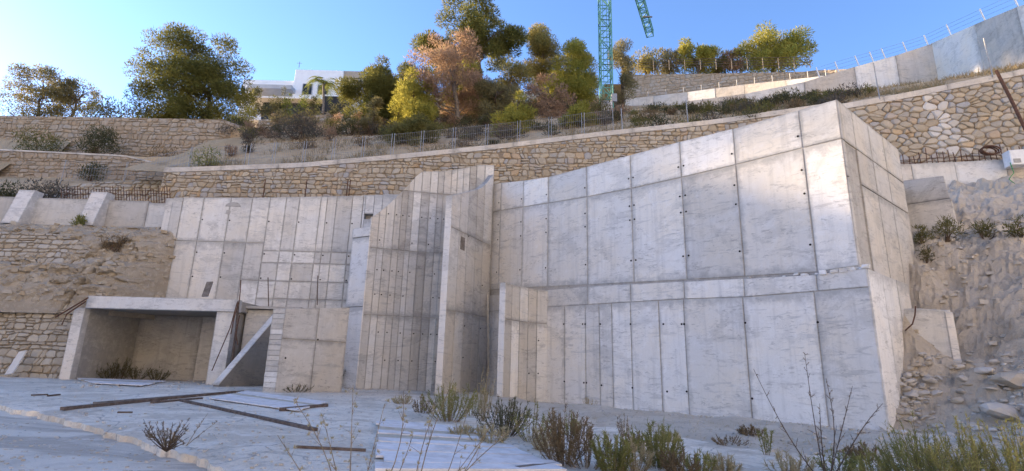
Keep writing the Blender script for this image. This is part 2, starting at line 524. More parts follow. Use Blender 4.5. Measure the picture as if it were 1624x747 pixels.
def panels(fr, parent, us, zrows, mat, top=None, bottom=None, gap=.022, th=.05, skip=None, mats=None, proud=.006, name="panel"):
    """rectangular formwork panels clipped by a polyline top/bottom: each its own part"""
    for i in range(len(us) - 1):
        u0, u1 = us[i] + gap, us[i + 1] - gap
        rows = zrows(i) if callable(zrows) else zrows
        for j in range(len(rows) - 1):
            if skip and skip(i, j): continue
            za0 = rows[j](u0) if callable(rows[j]) else rows[j]; za1 = rows[j](u1) if callable(rows[j]) else rows[j]
            zb0 = rows[j + 1](u0) if callable(rows[j + 1]) else rows[j + 1]; zb1 = rows[j + 1](u1) if callable(rows[j + 1]) else rows[j + 1]
            P = [(u0, za0 + gap), (u1, za1 + gap), (u1, zb1 - gap), (u0, zb0 - gap)]
            mb = MB(); prism(fr, P, -th, random.uniform(-proud, proud), mb, .012)
            mb.build(name, (mats(i, j) if mats else None) or mat, parent)

# ------------------------------------------------------------------ terrain interpolation
class RBF:
    def __init__(s, pts):
        s.p = np.array(pts, float); X = s.p[:, :2]; n = len(X)
        D = np.linalg.norm(X[:, None] - X[None], axis=2)
        A = np.zeros((n + 3, n + 3)); A[:n, :n] = D + np.eye(n) * -.3
        A[:n, n] = 1; A[:n, n + 1:] = X; A[n, :n] = 1; A[n + 1:, :n] = X.T
        s.w = np.linalg.solve(A, np.r_[s.p[:, 2], 0, 0, 0]); s.X = X
    def __call__(s, x, y):
        r = np.hypot(s.X[:, 0] - x, s.X[:, 1] - y)
        return float(r @ s.w[:-3] + s.w[-3] + s.w[-2] * x + s.w[-1] * y)

# long stone wall (plan polyline) and its top line
H_PLAN = [(-21.5, 30.6), (-12, 30.2), (-.6, 30), (12, 29), (18.7, 27), (27, 25), (36, 23.2)]
def h_y(x): return pl(x, H_PLAN)
H_TOP = [at(px, py, Y)[[0, 2]] for px, py, Y in [(290, 265, 30.5), (480, 257, 30.1), (640, 243, 30), (800, 228, 30), (950, 210, 29.6), (1130, 190, 29), (1340, 160, 27), (1430, 145, 26.4), (1624, 105, 25)]]
H_TOP = [(-30, H_TOP[0][1] - .3)] + [tuple(v) for v in H_TOP] + [(36, H_TOP[-1][1] + 2.2)]
def h_top(x): return pl(x, H_TOP)

hill_pts = [(x, h_y(x) + .5, h_top(x) - .1) for x in np.linspace(-21, 34, 16)]
for px, py, Y in [(300, 238, 37), (360, 222, 39), (430, 198, 46), (530, 200, 46), (560, 215, 40), (480, 228, 36), (390, 240, 35), (440, 208, 58), (530, 205, 58), (440, 182, 66), (530, 178, 68), (470, 168, 84), (380, 170, 84),
                  (620, 212, 40), (620, 232, 33), (740, 203, 42), (740, 230, 32.5), (870, 192, 42), (870, 213, 33), (960, 178, 48), (1000, 170, 58), (1000, 186, 36),
                  (1100, 170, 45), (1200, 162, 42), (1300, 152, 38), (1340, 155, 30), (1430, 150, 31), (1500, 128, 30.5), (1624, 108, 28.5),
                  (600, 180, 60), (740, 165, 60), (870, 160, 60), (1005, 168, 68), (1180, 160, 56), (1300, 154, 54), (1480, 133, 42), (1624, 106, 33),
                  (700, 150, 95), (900, 140, 95), (560, 165, 95)]:
    hill_pts.append(tuple(at(px, py, Y)))
for px, py, Y in [(1005, 172, 80), (1190, 158, 76), (1360, 145, 66), (1005, 190, 120), (1360, 190, 120), (1550, 130, 60), (1624, 120, 50)]:
    hill_pts.append(tuple(at(px, py, Y)))
HILL = RBF(hill_pts)
# left terraces: stepped profile (Y, z)
LEFT_PROFILE = [(29.6, 9.6), (31.0, 10.4), (33.5, 12.6), (35.6, 13.8), (36.1, 14.2), (36.12, 15.75), (39.6, 16.6), (40.3, 17.0), (40.35, 20.2), (46, 22.6), (62, 24.5), (100, 27)]
def left_z(y): return pl(y, LEFT_PROFILE)
def hill_z(x, y):
    if x < -22.5: return left_z(y)
    return HILL(x, y)

# ================================================================== THE SETTING
# base ground: one large sheet
def ground_fn(u, v):
    x = lerp(-140, 140, u); y = lerp(-60, 30, v)
    return (x, y, -.38 + .04 * n3(x, y, 0, .4))
structure(grid_mesh("ground", ground_fn, 70, 24, "soil_berm"))
# concrete apron (slab) with a front edge step
e0, e1 = gnd(-160, 615), gnd(390, 747)
SLAB_EDGE = [(-60, 38), (-25.5, 22.3), tuple(gnd(0, 640)[:2]), tuple(gnd(100, 660)[:2]), tuple(gnd(250, 702)[:2]), tuple(gnd(390, 747)[:2]), (-.5, 4.6), (3, 2.6), (14, -4)]
def slab_front(x): return pl(x, sorted(SLAB_EDGE))
def slab_obj():
    xs = np.concatenate([np.linspace(-40, -16, 40), np.linspace(-15.9, 2, 260), np.linspace(2.1, 12.5, 30)])
    vs = []; fs = []
    nv = 24
    for x in xs:
        y0 = slab_front(x) + .14 * n3(x, 0, 3, 1.3) + .09 * n3(x, 0, 5, 4) + .05 * n3(x, 0, 5, 11)
        y1 = 31 if x < 0 else 31 - x * 1.02
        y1 = max(y1, y0 + .1)
        for j in range(nv + 1):
            y = lerp(y0, y1, j / nv)
            vs.append((x, y, ground_z(x) + (.012 * n3(x, y, 1, .6) if j else -.04 - .03 * n3(x, 0, 8, 7))))
    w = nv + 1
    for i in range(len(xs) - 1):
        for j in range(nv):
            fs.append((i * w + j, (i + 1) * w + j, (i + 1) * w + j + 1, i * w + j + 1))
    b = len(vs)
    for i, x in enumerate(xs):
        p = vs[i * w]; vs.append((p[0] + .02, p[1] - .05 - .05 * abs(n3(x, 2, 2, 3)), p[2] - .5))
    for i in range(len(xs) - 1):
        fs.append((b + i, b + i + 1, (i + 1) * w, i * w))
    mb = MB(); mb.add(vs, fs); return mb.build("concrete_apron", "slab_concrete")
structure(slab_obj())
# lower road in the left foreground
def road_fn(u, v):
    x = lerp(-45, 6, u); yb = slab_front(x) + .35; y = lerp(-6, yb, v)
    return (x, y, ground_z(x) - .13 - .012 * max(0, yb - y) + .03 * fbm(x, y, 0, .5, 3))
structure(grid_mesh("road", road_fn, 60, 30, "road_concrete"))
# soil berm in front of the right wall
BERM = [(640, 648), (720, 632), (800, 640), (905, 655), (1100, 684), (1300, 698), (1420, 694)]
def berm_z(x, y):
    # distance in front of right wall
    d = ((10.38 - x) + (15.06 - y)) / 1.414
    a = max(0.0, min(1.0, (d - .6) / 1.6)); b = max(0.0, min(1.0, (6.6 - d + 1.0 * n3(x, y, 4, .5)) / 2.0))
    c = max(0, min(1, (x + 3.8 + .6 * n3(x, y, 7, .6)) / 1.6))
    if y < slab_front(x) + .2: return ground_z(x) - .7
    dx = (x - y) / 1.414
    h = a * b * c * (.16 + .16 * fbm(x, y, 2, .8, 4))
    return ground_z(x) - .03 + max(h, 0) * 1.2 + .0 * dx
def berm_fn(u, v):
    x = lerp(-4.5, 13.5, u); y = lerp(3.5, 24.5, v)
    return (x, y, berm_z(x, y))
structure(grid_mesh("soil_berm", berm_fn, 110, 120, "soil_berm"))
# hillside above the long stone wall
def hill_fn(u, v):
    x = lerp(-24.5, 120, u ** 1.5); y0 = h_y(x) + .3
    y = y0 + (150 - y0) * v ** 2.0
    return (x, y, HILL(x, y) + .35 * fbm(x, y, 0, .35, 4) * min(1, (y - y0) / 2))
structure(grid_mesh("hillside", hill_fn, 130, 90, "hill_earth"))
def plateau_fn(u, v):
    x0, y0 = at(960, 110, 71)[:2]; x1, y1 = at(1430, 110, 57.4)[:2]
    x = lerp(x0, x1 + 40, u); y = pl(x, [(x0, 72.5), (at(985, 130, 70)[0], 72), (at(1290, 120, 62)[0], 64), (at(1375, 110, 58)[0], 60), (x1 + 40, 52)]) + 90 * v
    zt_ = pl(x, [(x0, at(985, 109, 70)[2]), (at(1290, 105, 62)[0], at(1290, 105, 62)[2]), (x1, at(1420, 101, 57)[2]), (x1 + 40, at(1420, 101, 57)[2])])
    return (x, y, zt_ - 1.1 - .05 * 90 * v + .3 * fbm(x, y, 0, .3, 3) * min(1, v * 5))
structure(grid_mesh("plateau", plateau_fn, 60, 30, "hill_earth"))
def terrace_fn(u, v):
    x = lerp(-95, -22.2, u)
    ys = [p[0] for p in LEFT_PROFILE]
    k = v * (len(ys) - 1); i = min(int(k), len(ys) - 2); y = lerp(ys[i], ys[i + 1], k - i)
    z = lerp(LEFT_PROFILE[i][1], LEFT_PROFILE[i + 1][1], k - i)
    s = 0 if i in (4, 7) else 1
    return (x, y, z + s * .25 * fbm(x, y, 0, .5, 3) - .06)
structure(grid_mesh("terraced_hillside", terrace_fn, 80, (len(LEFT_PROFILE) - 1) * 4, "hill_earth"))
# the hill goes on to the left of the view and shades the site
def left_hill_fn(u, v):
    x = lerp(-36, -130, u); y = lerp(-70, 48, v)
    xs_ = pl(y, [(30, -36), (38, -44), (48, -54)]); k = min(1, max(0, (xs_ - x) / 14)); k = k * k * (3 - 2 * k)
    hh = pl(y, [(-70, 2), (-6, 3), (10, 9), (24, 14), (35, 18.5), (48, 20)])
    r = lerp(2.2, hh, k) if y < 24 else lerp(left_z(max(y, 29.6)), hh, k)
    if 24 <= y < 30: r = lerp(lerp(2.2, hh, k), lerp(9.6, hh, k), (y - 24) / 6)
    return (x, y, r + 0.7 * fbm(x, y, 0, .12, 3) * k - .3)
structure(grid_mesh("hill", left_hill_fn, 50, 50, "hill_earth"))
# unseen slope right of and behind the camera, added to bounce sunlight onto walls
def bounce_slope_fn(u, v):
    a = lerp(rad(-4), rad(-172), u)          # around the site, clockwise from the right
    k = pl(math.degrees(-a), [(4, .55), (25, 1), (120, 1), (150, .45), (172, .05)])
    r = lerp(27, 150, v)
    x, y = 4 + r * math.cos(a), 6 + r * math.sin(a)
    z = -1.0 + k * (max(0, r - 28) * .72) + 1.6 * fbm(x, y, 0, .05, 3) * min(1, v * 6)
    return (x, y, z)
structure(grid_mesh("bounce_slope", bounce_slope_fn, 60, 30, "bounce_slope_earth"))
# backfill behind the concrete walls
def fill_fn(u, v):
    x = lerp(-18.9, 16.6, u)
    yb = h_y(x) + .4
    y0 = 28.2 if x < -2 else (28.2 - (x + 2) * .25)
    if x > 10: y0 = 15.2 + (x - 10.2) * .83 + .7
    z1 = pl(x, [(-21, 9.3), (-2, 10.2), (10, 10.0), (20, 12.2), (36, 12.8)])
    return (x, lerp(y0, yb, v), lerp(min(9.4, z1), z1, v) - .1)
structure(grid_mesh("backfill", fill_fn, 60, 8, "earth_slope"))

# right-hand earth slope
s_pts = [tuple(at(*p)) for p in [(1415, 692, 15.0), (1500, 715, 13.6), (1624, 735, 12.2), (1425, 600, 16.9), (1515, 590, 16.4), (1624, 615, 14.4), (1440, 650, 15.6), (1560, 660, 14.6), (1700, 640, 13),
         (1425, 480, 18.6), (1515, 480, 18.3), (1425, 570, 17.5), (1515, 575, 16.9), (1400, 402, 17.0), (1450, 392, 18.6), (1500, 385, 19.0), (1624, 378, 18.2), (1560, 470, 17.0), (1624, 500, 16.0), (1750, 420, 16.5), (1470, 380, 20.0), (1624, 372, 20), (1540, 374, 20.6), (1750, 372, 19),
         (1535, 340, 22.2), (1624, 330, 22.2), (1540, 300, 23.6), (1624, 292, 23.6), (1750, 290, 23), (1540, 285, 25.8), (1700, 275, 25)]]
s_pts += [(11.5, 15.4, -.1), (16, 9, -.45), (12, 10, -.4), (24, 9, .6), (30, 14, 4.5), (34, 18, 9), (12.4, 17.3, 4.6)]
SLOPE = RBF(s_pts)
def slope_fn(u, v):
    x = lerp(10.2, 40, u ** 1.35); y = lerp(7.5, 26.4, v)
    lo = 15.06 + (x - 10.38) * .83 - .3 if x < 17 else 7.5
    z = SLOPE(x, y)
    k = min(1, max(0, z / 1.0)); k2 = .35 + .65 * k
    z += k2 * (.34 * fbm(x, y, z * .6, .8, 5) + .20 * abs(fbm(x + 9, y, z, 1.6, 3)))
    # ragged horizontal rock strata
    q = z * 1.6 + 1.3 * fbm(x, y, 0, .5, 2)
    z += k * (.30 * cellrock(x, y * .8, z * 1.2, 1.1) + .16 * cellrock(x + 5, y, z, 2.6)) + k2 * .10 * fbm(x, y, 3, 3.2, 3)
    z += .22 * k * (q - math.floor(q) - .5) * (1 if n3(x, y, 9, .35) > -.1 else .2)
    return (x, y, z)
structure(grid_mesh("earth_slope", slope_fn, 190, 170, "earth_slope", smooth=False))

# ================================================================== RIGHT CONCRETE WALL
A0 = np.array([10.38, 15.06]); A1 = np.array([2.26, 23.25]); AD = (A1 - A0) / np.linalg.norm(A1 - A0)
FR = Frame(A0, A0 + AD * 17.0)
SIDE = np.array([.77, .64]); SIDE /= np.linalg.norm(SIDE)
FU = Frame(A0 + AD * .22 + SIDE * .12, A0 + AD * 17.2 + SIDE * .12)    # upper lift set back
def usx(px, py, fr=FU): return fr.hit(px, py)[0]
TOPU = sorted([FU.hit(*p) for p in [(1325, 157), (1265, 174), (1164, 203), (1078, 224), (1000, 245), (930, 264), (870, 280), (830, 286), (780, 291)]])
TOPU = [(0, TOPU[0][1])] + TOPU[1:]
zt = lambda u: pl(u, TOPU)
zl = lambda u: pl(u, sorted([FU.hit(*p) for p in [(1358, 422), (1290, 433), (1087, 444), (932, 452), (800, 458)]]))
zj = lambda u: pl(u, sorted([FU.hit(*p) for p in [(1325, 222), (1264, 237), (1164, 262), (1078, 282), (1000, 299), (932, 312), (870, 322), (793, 334)]]))
wall = thing("retaining_wall", "tall pale grey concrete retaining wall of large formwork panels with a sunlit top corner", "wall", (6, 20, 0))
us = [0.01] + [usx(*p) for p in [(1281, 300), (1171, 310), (1083, 320), (1002, 330), (931, 340), (869, 340), (829, 340), (793, 340)]] + [16.9]
# core behind panels
def core_poly(us_, lo, hi): return [(u, lo(u)) for u in us_] + [(u, hi(u)) for u in reversed(us_)]
mb = MB()
for i in range(len(us) - 1):
    a, b = us[i] + (.03 if i == 0 else 0), us[i + 1]
    prism(FU, [(a, zl(a) - .3), (b, zl(b) - .3), (b, zt(b) - .03), (a, zt(a) - .03)], -.55, -.03, mb)
mb.build("core", "concrete_joint", wall)
panels(FU, wall, us, [zl, zj, zt], "concrete_pale", gap=.022)
for i, u in enumerate(us[1:-1]):
    for z in (zl(u) + .9, zl(u) + 2.6, zj(u) - .75, zj(u) + .45):
        for sg in ((-1, 1) if i in (2, 3) else (1,)):
            tie_hole(FU, u + sg * .11, z, wall)
# lower lift
zlo = lambda u: -.35
lt = lambda u: pl(u, sorted([FR.hit(*p) for p in [(1375, 424), (1290, 436), (1087, 446), (932, 454), (860, 458)]]))
lj = lambda u: pl(u, sorted([FR.hit(*p) for p in [(1380, 455), (1180, 471), (1085, 474), (932, 483), (860, 487)]]))
lus = [0.01] + [FR.hit(*p)[0] for p in [(1295, 500), (1180, 500), (1085, 500), (1045, 500), (1000, 500), (970, 500), (950, 500), (928, 500), (895, 500)]] + [15.2, 17.0]
mb = MB()
for i in range(len(lus) - 1):
    a, b = lus[i] + (.03 if i == 0 else 0), lus[i + 1]
    prism(FR, [(a, -.4), (b, -.4), (b, lt(b) - .03), (a, lt(a) - .03)], -.8, -.03, mb)
mb.build("core", "concrete_joint", wall)
panels(FR, wall, lus, [zlo, lj, lt], "concrete_pale", gap=.018, skip=lambda i, j: j == 1)
bus = [0.01] + [FR.hit(*p)[0] for p in [(1295, 445), (1180, 455), (1085, 460), (1000, 465), (932, 468)]] + [17.0]
panels(FR, wall, bus, [lj, lt], "concrete_pale", gap=.013)
for px, py in [(1182, 512), (1297, 511), (1193, 632), (1085, 514), (1089, 621), (1052, 514), (1058, 621), (1081, 514), (1000, 514), (1003, 615), (952, 514), (954, 611), (928, 514), (930, 607), (924, 514), (926, 607), (894, 514), (895, 605)]:
    tie_hole(FR, *FR.hit(px, py), wall)
# side faces
FS = Frame(A0 + AD * .22 + SIDE * .12 + SIDE * .0, A0 + AD * .22 + SIDE * 9.0)
st = lambda u: pl(u, [(0, zt(0)), (8.9, zt(0) + .25)])
sp = [0.0, .55, .95, 2.6, 4.4, 6.2, 8.5]
sides = [.012, FS.hit(1345, 260)[0], FS.hit(1362, 260)[0]]
sides += [sides[-1] + 1.6, sides[-1] + 3.2, sides[-1] + 5.2]
mb = MB(); prism(FS, [(.03, 3.5), (sides[-1], 3.5), (sides[-1], st(sides[-1]) - .03), (.03, st(0) - .03)], -.5, -.05, mb)
mb.build("core", "concrete_joint", wall)
sj1 = lambda u: zj(0) + .1 * u * .2; sj2 = lambda u: 7.45 + .02 * u
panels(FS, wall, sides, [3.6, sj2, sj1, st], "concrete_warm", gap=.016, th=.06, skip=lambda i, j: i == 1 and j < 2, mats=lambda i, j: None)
mb = MB(); prism(FS, [(sides[1] + .02, 3.6), (sides[2] - .02, 3.6), (sides[2] - .02, sj1(1) - .02), (sides[1] + .02, sj1(1) - .02)], -.08, -.045, mb, .01)
mb.build("recessed_strip", "concrete_old", wall)
FSL = Frame(A0, A0 + SIDE * 4.0)
mb = MB(); prism(FSL, [(.03, -.4), (4, -.4), (4, 4.4), (.03, lt(0) - .03)], -.5, -.05, mb); mb.build("core", "concrete_joint", wall)
panels(FSL, wall, [.012, 1.3, 2.7, 4.0], [-.35, lambda u: lt(0) - .02], "concrete_pale", gap=.012)
# rough mortar along the ledge
mb = MB()
for k in range(26):
    u = random.uniform(0, 3.6) * random.uniform(.3, 1); z = lt(u) + random.uniform(-.01, .05)
    c = np.array(FR.P(u, z, -.06)); s = random.uniform(.05, .16)
    P = [(c[0] + s * random.uniform(.5, 1.2) * math.cos(a), c[1] + s * random.uniform(.5, 1.1) * math.sin(a), c[2] + s * .45 * b * random.uniform(.5, 1)) for b in (-1, 1) for a in (0, 1.57, 3.14, 4.71)]
    mb.hexa(P)
mb.build("spilled_mortar", "concrete_pale", wall, kind="stuff")

# ================================================================== STUB WING WALL
def wing(name, label, plan, zlo, top, rows, mats, endmat, thick, holes=(), hz=()):
    """thin wall along a polyline; plan points near -> far; one panel strip per segment and row"""
    t = thing(name, label, "wall", (*plan[0], 0))
    n = len(plan)
    ds = [0]
    for i in range(n - 1): ds.append(ds[-1] + math.hypot(plan[i + 1][0] - plan[i][0], plan[i + 1][1] - plan[i][1]))
    core = MB()
    for i in range(n - 1):
        fr = Frame(plan[i], plan[i + 1])
        L = fr.L; T = lambda u, i=i: top(ds[i] + u)
        k = 5
        usx_ = [L * q / k for q in range(k + 1)]
        for q in range(k):
            prism(fr, [(usx_[q], zlo - .1), (usx_[q + 1], zlo - .1), (usx_[q + 1], T(usx_[q + 1]) - .012), (usx_[q], T(usx_[q]) - .012)], -thick, -.03, core)
        rr = [zlo] + list(rows) + [None]
        g = .012
        for j in range(len(rr) - 1):
            z0 = rr[j] + (g if j else 0); z1 = rr[j + 1]
            uu = [g + (L - 2 * g) * q / 4 for q in range(5)]
            tops = [min(T(u), z1 - g) if z1 is not None else T(u) for u in uu]
            if max(tops) - z0 < .06: continue
            tops = [max(v, z0 + .01) for v in tops]
            mb = MB(); prism(fr, [(uu[0], z0), (uu[-1], z0)] + [(u, v) for u, v in zip(reversed(uu), reversed(tops))], -.04, random.uniform(-.006, .006), mb, .008)
            mb.build("panel", mats(i, j), t)
        if i in holes:
            for z in hz:
                if z < T(0) - .3 and random.random() < .55: tie_hole(fr, .10, z, t, .006, .034)
    core.build("core", "concrete_joint", t)
    # end face at the near end
    fr = Frame(plan[0], plan[1])
    a = np.array(fr.P(0, 0, .01)); b = np.array(fr.P(0, 0, -thick - .01)); tt = -fr.t * .05
    z1 = top(0)
    mb = MB()
    q = [(a[0], a[1]), (b[0], b[1]), (b[0] + tt[0], b[1] + tt[1]), (a[0] + tt[0], a[1] + tt[1])]
    mb.hexa([(x, y, zlo) for x, y in q] + [(x, y, z1) for x, y in q])
    mb.build("end_face", endmat, t)
    return t
stub_plan = [(-.2, 21.9), (.08, 22.35), (.42, 22.82), (.8, 23.22), (1.2, 23.55), (1.72, 23.85)]
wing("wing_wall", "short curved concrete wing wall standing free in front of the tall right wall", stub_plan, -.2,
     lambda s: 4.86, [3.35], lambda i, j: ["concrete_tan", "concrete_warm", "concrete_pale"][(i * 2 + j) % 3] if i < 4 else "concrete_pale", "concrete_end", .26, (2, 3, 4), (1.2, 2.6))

# ================================================================== CENTRAL WING WALLS
# C1: almost frontal, concave, swooping top
def c1_px(px):
    u = (px - 577) / (778 - 577); x = lerp(-7.0, -1.05, u); y = 25.35 + 1.15 * u + .35 * math.sin(math.pi * u)
    return (x, y)
c1_b = [577, 592, 602, 616, 626, 637, 645, 658, 671, 684, 694, 706, 716, 726, 736, 748, 762, 777]
def on_y(px, py):   # plan position on the C1 curve for a pixel column at mid height
    best = None
    for k in range(201):
        u = k / 200; q = c1_px(577 + u * 201)
        p = proj((q[0], q[1], 5.0))
        if best is None or abs(p[0] - px) < best[0]: best = (abs(p[0] - px), q)
    return best[1]
c1_plan = [on_y(px, 0) for px in c1_b]
c1_d = [0]
for i in range(len(c1_plan) - 1): c1_d.append(c1_d[-1] + math.dist(c1_plan[i], c1_plan[i + 1]))
def c1_topz():
    out = []
    for px, py in [(577, 352), (590, 344), (605, 334), (622, 320), (638, 305), (652, 291), (664, 278), (673, 272), (700, 272), (730, 268), (762, 261), (777, 262)]:
        best = None
        for k in range(301):
            u = k / 300; q = c1_px(577 + u * 201); P = at(px, py, q[1])
            e = abs(P[0] - q[0])
            if best is None or e < best[0]: best = (e, u, P[2])
        d = best[1] * c1_d[-1]
        out.append((d, best[2]))
    return sorted(out)
C1T = c1_topz()
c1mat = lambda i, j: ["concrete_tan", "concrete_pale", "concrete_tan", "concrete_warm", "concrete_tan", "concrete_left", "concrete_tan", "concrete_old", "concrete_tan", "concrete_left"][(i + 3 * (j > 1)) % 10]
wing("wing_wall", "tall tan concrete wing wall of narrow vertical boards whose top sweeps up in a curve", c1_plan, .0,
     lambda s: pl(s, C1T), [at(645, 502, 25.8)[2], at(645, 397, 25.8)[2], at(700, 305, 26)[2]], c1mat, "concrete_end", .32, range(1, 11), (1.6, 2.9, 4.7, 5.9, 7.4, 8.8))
# C2: wing running back to the right, in front of C1
c2_plan = [(-2.74, 22.75), (-2.42, 23.45), (-2.1, 24.15), (-1.75, 24.9), (-1.45, 25.65), (-1.08, 26.35)]
c2_L = sum(math.dist(c2_plan[i], c2_plan[i + 1]) for i in range(5))
c2_t = [(0, at(720, 310, 22.75)[2]), (.35 * c2_L, at(738, 304, 24)[2]), (.7 * c2_L, at(757, 297, 25.2)[2]), (.88 * c2_L, at(769, 287, 25.9)[2]), (c2_L, at(777, 276, 26.3)[2])]
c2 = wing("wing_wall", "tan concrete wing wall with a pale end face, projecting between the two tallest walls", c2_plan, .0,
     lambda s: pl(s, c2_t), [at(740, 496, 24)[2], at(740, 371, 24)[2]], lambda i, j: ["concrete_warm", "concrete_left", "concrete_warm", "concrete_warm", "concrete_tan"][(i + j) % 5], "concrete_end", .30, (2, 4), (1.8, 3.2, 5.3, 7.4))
fr = Frame(c2_plan[1], c2_plan[2]); u0, z0 = fr.hit(730, 395); u1, z1 = fr.hit(736, 377)
mb = MB(); prism(fr, [(u0, z0), (u1 + .08, z0), (u1 + .08, z1), (u0, z1)], -.02, .012, mb); mb.build("slot_shade_plate", "timber_grey", c2)  # dark plate stands in for the shade of a recessed slot
# timber strip in the slot
mb = MB(); mb.bar(at(773.5, 466, 26.0), at(774.5, 590, 26.0) , .09, .05); o = mb.build("timber_strip", "timber_pale")
tag(o, "thin pale timber strip upright in the slot beside the tall right wall", "plank")

# ================================================================== LEFT BACK WALL
FD = Frame((-18.53, 27.5), (-5.9, 27.5))
dl = thing("retaining_wall", "long pale concrete wall of vertical formwork strips above the open bay on the left", "wall", (-12, 27.5, 0))
dpx = [276, 290, 323, 366, 400, 428, 454, 475, 509, 519, 534, 559, 576]
dus = [FD.hit(px, 320)[0] for px in dpx]; dus[0] = .0
dtop = lambda u: pl(u, [FD.hit(*p) for p in [(275, 313), (420, 313), (575, 310), (632, 307)]])
j1 = FD.hit(330, 383)[1]; j1b = FD.hit(480, 399)[1]; j2 = FD.hit(450, 417)[1]; j3 = FD.hit(450, 446)[1]; j4 = FD.hit(450, 474)[1]
panels(FD, dl, dus, lambda i: [2.6, j1, dtop] if i < 4 else ([2.6, j4, j3, j2, j1b, dtop] if i != 4 else [2.6, j3, j1, dtop]), "concrete_left", gap=.013)
mb = MB(); prism(FD, [(0.02, .1), (dus[-1], .1), (dus[-1], dtop(9) - .03), (.02, dtop(0) - .03)], -.6, -.03, mb); mb.build("core", "concrete_joint", dl)
# left flank of the wall
FDL = Frame((-18.53, 27.5), (-19.3, 29.2))
mb = MB(); mb.box(-18.9, -18.54, 27.53, 30.2, 3, dtop(0) - .05); mb.build("flank", "concrete_left", dl)
for i in (2, 3, 5, 7, 9, 11):
    for z in (j1 - .6, j1 + 1.2, j1 - 1.9): tie_hole(FD, dus[i] + .1, z, dl, .006, .04)
# damp stain patch: a pasted mortar repair below the wall top
u0, z0 = FD.hit(370, 325)
mb = MB(); prism(FD, [(u0 + .42 * math.cos(a), z0 - .1 + .26 * max(0, math.sin(a))) for a in np.linspace(0, math.pi, 9)], -.01, .012, mb); mb.build("repair_patch", "concrete_joint", dl)
u0, z0 = FD.hit(362, 335)
mb = MB(); prism(FD, [(u0 - .12, z0 - .16), (u0 + .06, z0 - .2), (u0 + .14, z0 - .05), (u0 + .05, z0 + .1), (u0 - .1, z0 + .06)], -.01, .012, mb); mb.build("repair_patch", "concrete_joint", dl)
# blue-grey end block with a square pocket
eb = thing("wall_block", "smooth blue-grey concrete end block with a small square dark pocket", "wall", (-7.2, 27.3, 0))
ue = [dus[-1] + .02, FD.hit(578, 340)[0], FD.hit(592, 340)[0], FD.hit(606, 330)[0], FD.hit(632, 330)[0]]
zh0, zh1 = FD.hit(586, 348)[1], FD.hit(586, 339)[1]
for i in range(4):
    rows = [2.6, zh0, zh1, dtop] if i in (1,) else [2.6, dtop]
    for j in range(len(rows) - 1):
        if i == 1 and j == 1: continue
        a, b = ue[i] + .008, ue[i + 1] - .008
        z0 = rows[j]; z1 = rows[j + 1](a) if callable(rows[j + 1]) else rows[j + 1]
        mb = MB(); prism(FD, [(a, z0), (b, z0), (b, z1), (a, z1)], -.35, .03 + .004 * i, mb, .008); mb.build("panel", "concrete_cool", eb)
mb = MB(); prism(FD, [(ue[0], 2.6), (ue[-1], 2.6), (ue[-1], dtop(12) - .05), (ue[0], dtop(12) - .05)], -.8, -.36, mb); mb.build("core", "concrete_joint", eb)
# pale pier between this wall and the sweeping wing wall
pier = thing("concrete_pier", "smooth light blue-grey concrete pier beside the sweeping wing wall", "pier", (-7.6, 25.6, 0))
FP = Frame((-8.05, 25.9), (-7.02, 25.33))
tp = FP.hit(568, 362)[1]; mj = FP.hit(560, 487)[1]
for z0, z1, w in ((.1, mj - .012, 0), (mj + .012, tp - .5, 0), (tp - .48, tp, .03)):
    mb = MB(); prism(FP, [(0 - w, z0), (FP.L, z0), (FP.L, z1), (0 - w, z1)], -.7, w, mb, .012); mb.build("lift", "concrete_cool", pier)

# ================================================================== OPEN BAY ON THE LEFT
bay = thing("concrete_bay", "open roofed concrete bay with pale front beam at the foot of the left wall", "bay", (-15.7, 23.5, .4))
BY = 23.5
zb0, zb1 = 3.47, 4.04
def pbox(name, mat, parent, *a):
    mb = MB(); mb.box(*a); return mb.build(name, mat, parent)
def bbox(name, mat, parent, x0, x1, y0, y1, z0, z1, b=.015):
    """box with chamfered front edges"""
    mb = MB()
    fr = Frame((x0, y0), (x1, y0)); 
    prism(fr, [(0, z0), (x1 - x0, z0), (x1 - x0, z1), (0, z1)], -(y1 - y0), 0, mb, b); return mb.build(name, mat, parent)
bbox("pier", "concrete_end", bay, -19.25, -18.78, BY - .02, BY + .3, .1, zb0 + .02)
bbox("side_wall", "concrete_warm", bay, -19.2, -18.8, BY + .31, 27.4, .1, zb0 + .055)
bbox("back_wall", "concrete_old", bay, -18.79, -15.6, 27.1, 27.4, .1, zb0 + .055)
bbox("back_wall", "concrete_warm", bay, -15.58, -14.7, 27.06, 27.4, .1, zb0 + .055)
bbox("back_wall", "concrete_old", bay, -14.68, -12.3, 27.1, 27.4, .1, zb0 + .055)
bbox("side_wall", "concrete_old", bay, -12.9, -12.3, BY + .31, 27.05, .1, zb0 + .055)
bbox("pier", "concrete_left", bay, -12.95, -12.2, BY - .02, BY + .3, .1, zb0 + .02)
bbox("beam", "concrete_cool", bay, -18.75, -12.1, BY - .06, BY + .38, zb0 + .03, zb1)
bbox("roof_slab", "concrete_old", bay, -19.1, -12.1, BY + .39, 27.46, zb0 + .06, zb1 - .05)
# recessed panel and the stair passage
pas = thing("concrete_stairwell", "narrow dark concrete stair passage with a diagonal stringer wall beside the open bay", "stairs", (-10.8, 24, .4))
bbox("recessed_panel", "concrete_left", pas, -12.19, -10.55, 24.55, 24.9, .1, 3.72)
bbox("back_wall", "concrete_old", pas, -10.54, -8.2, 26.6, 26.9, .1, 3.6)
bbox("roof_slab", "concrete_joint", pas, -12.19, -9.6, 24.3, 27.4, 3.74, 3.86)
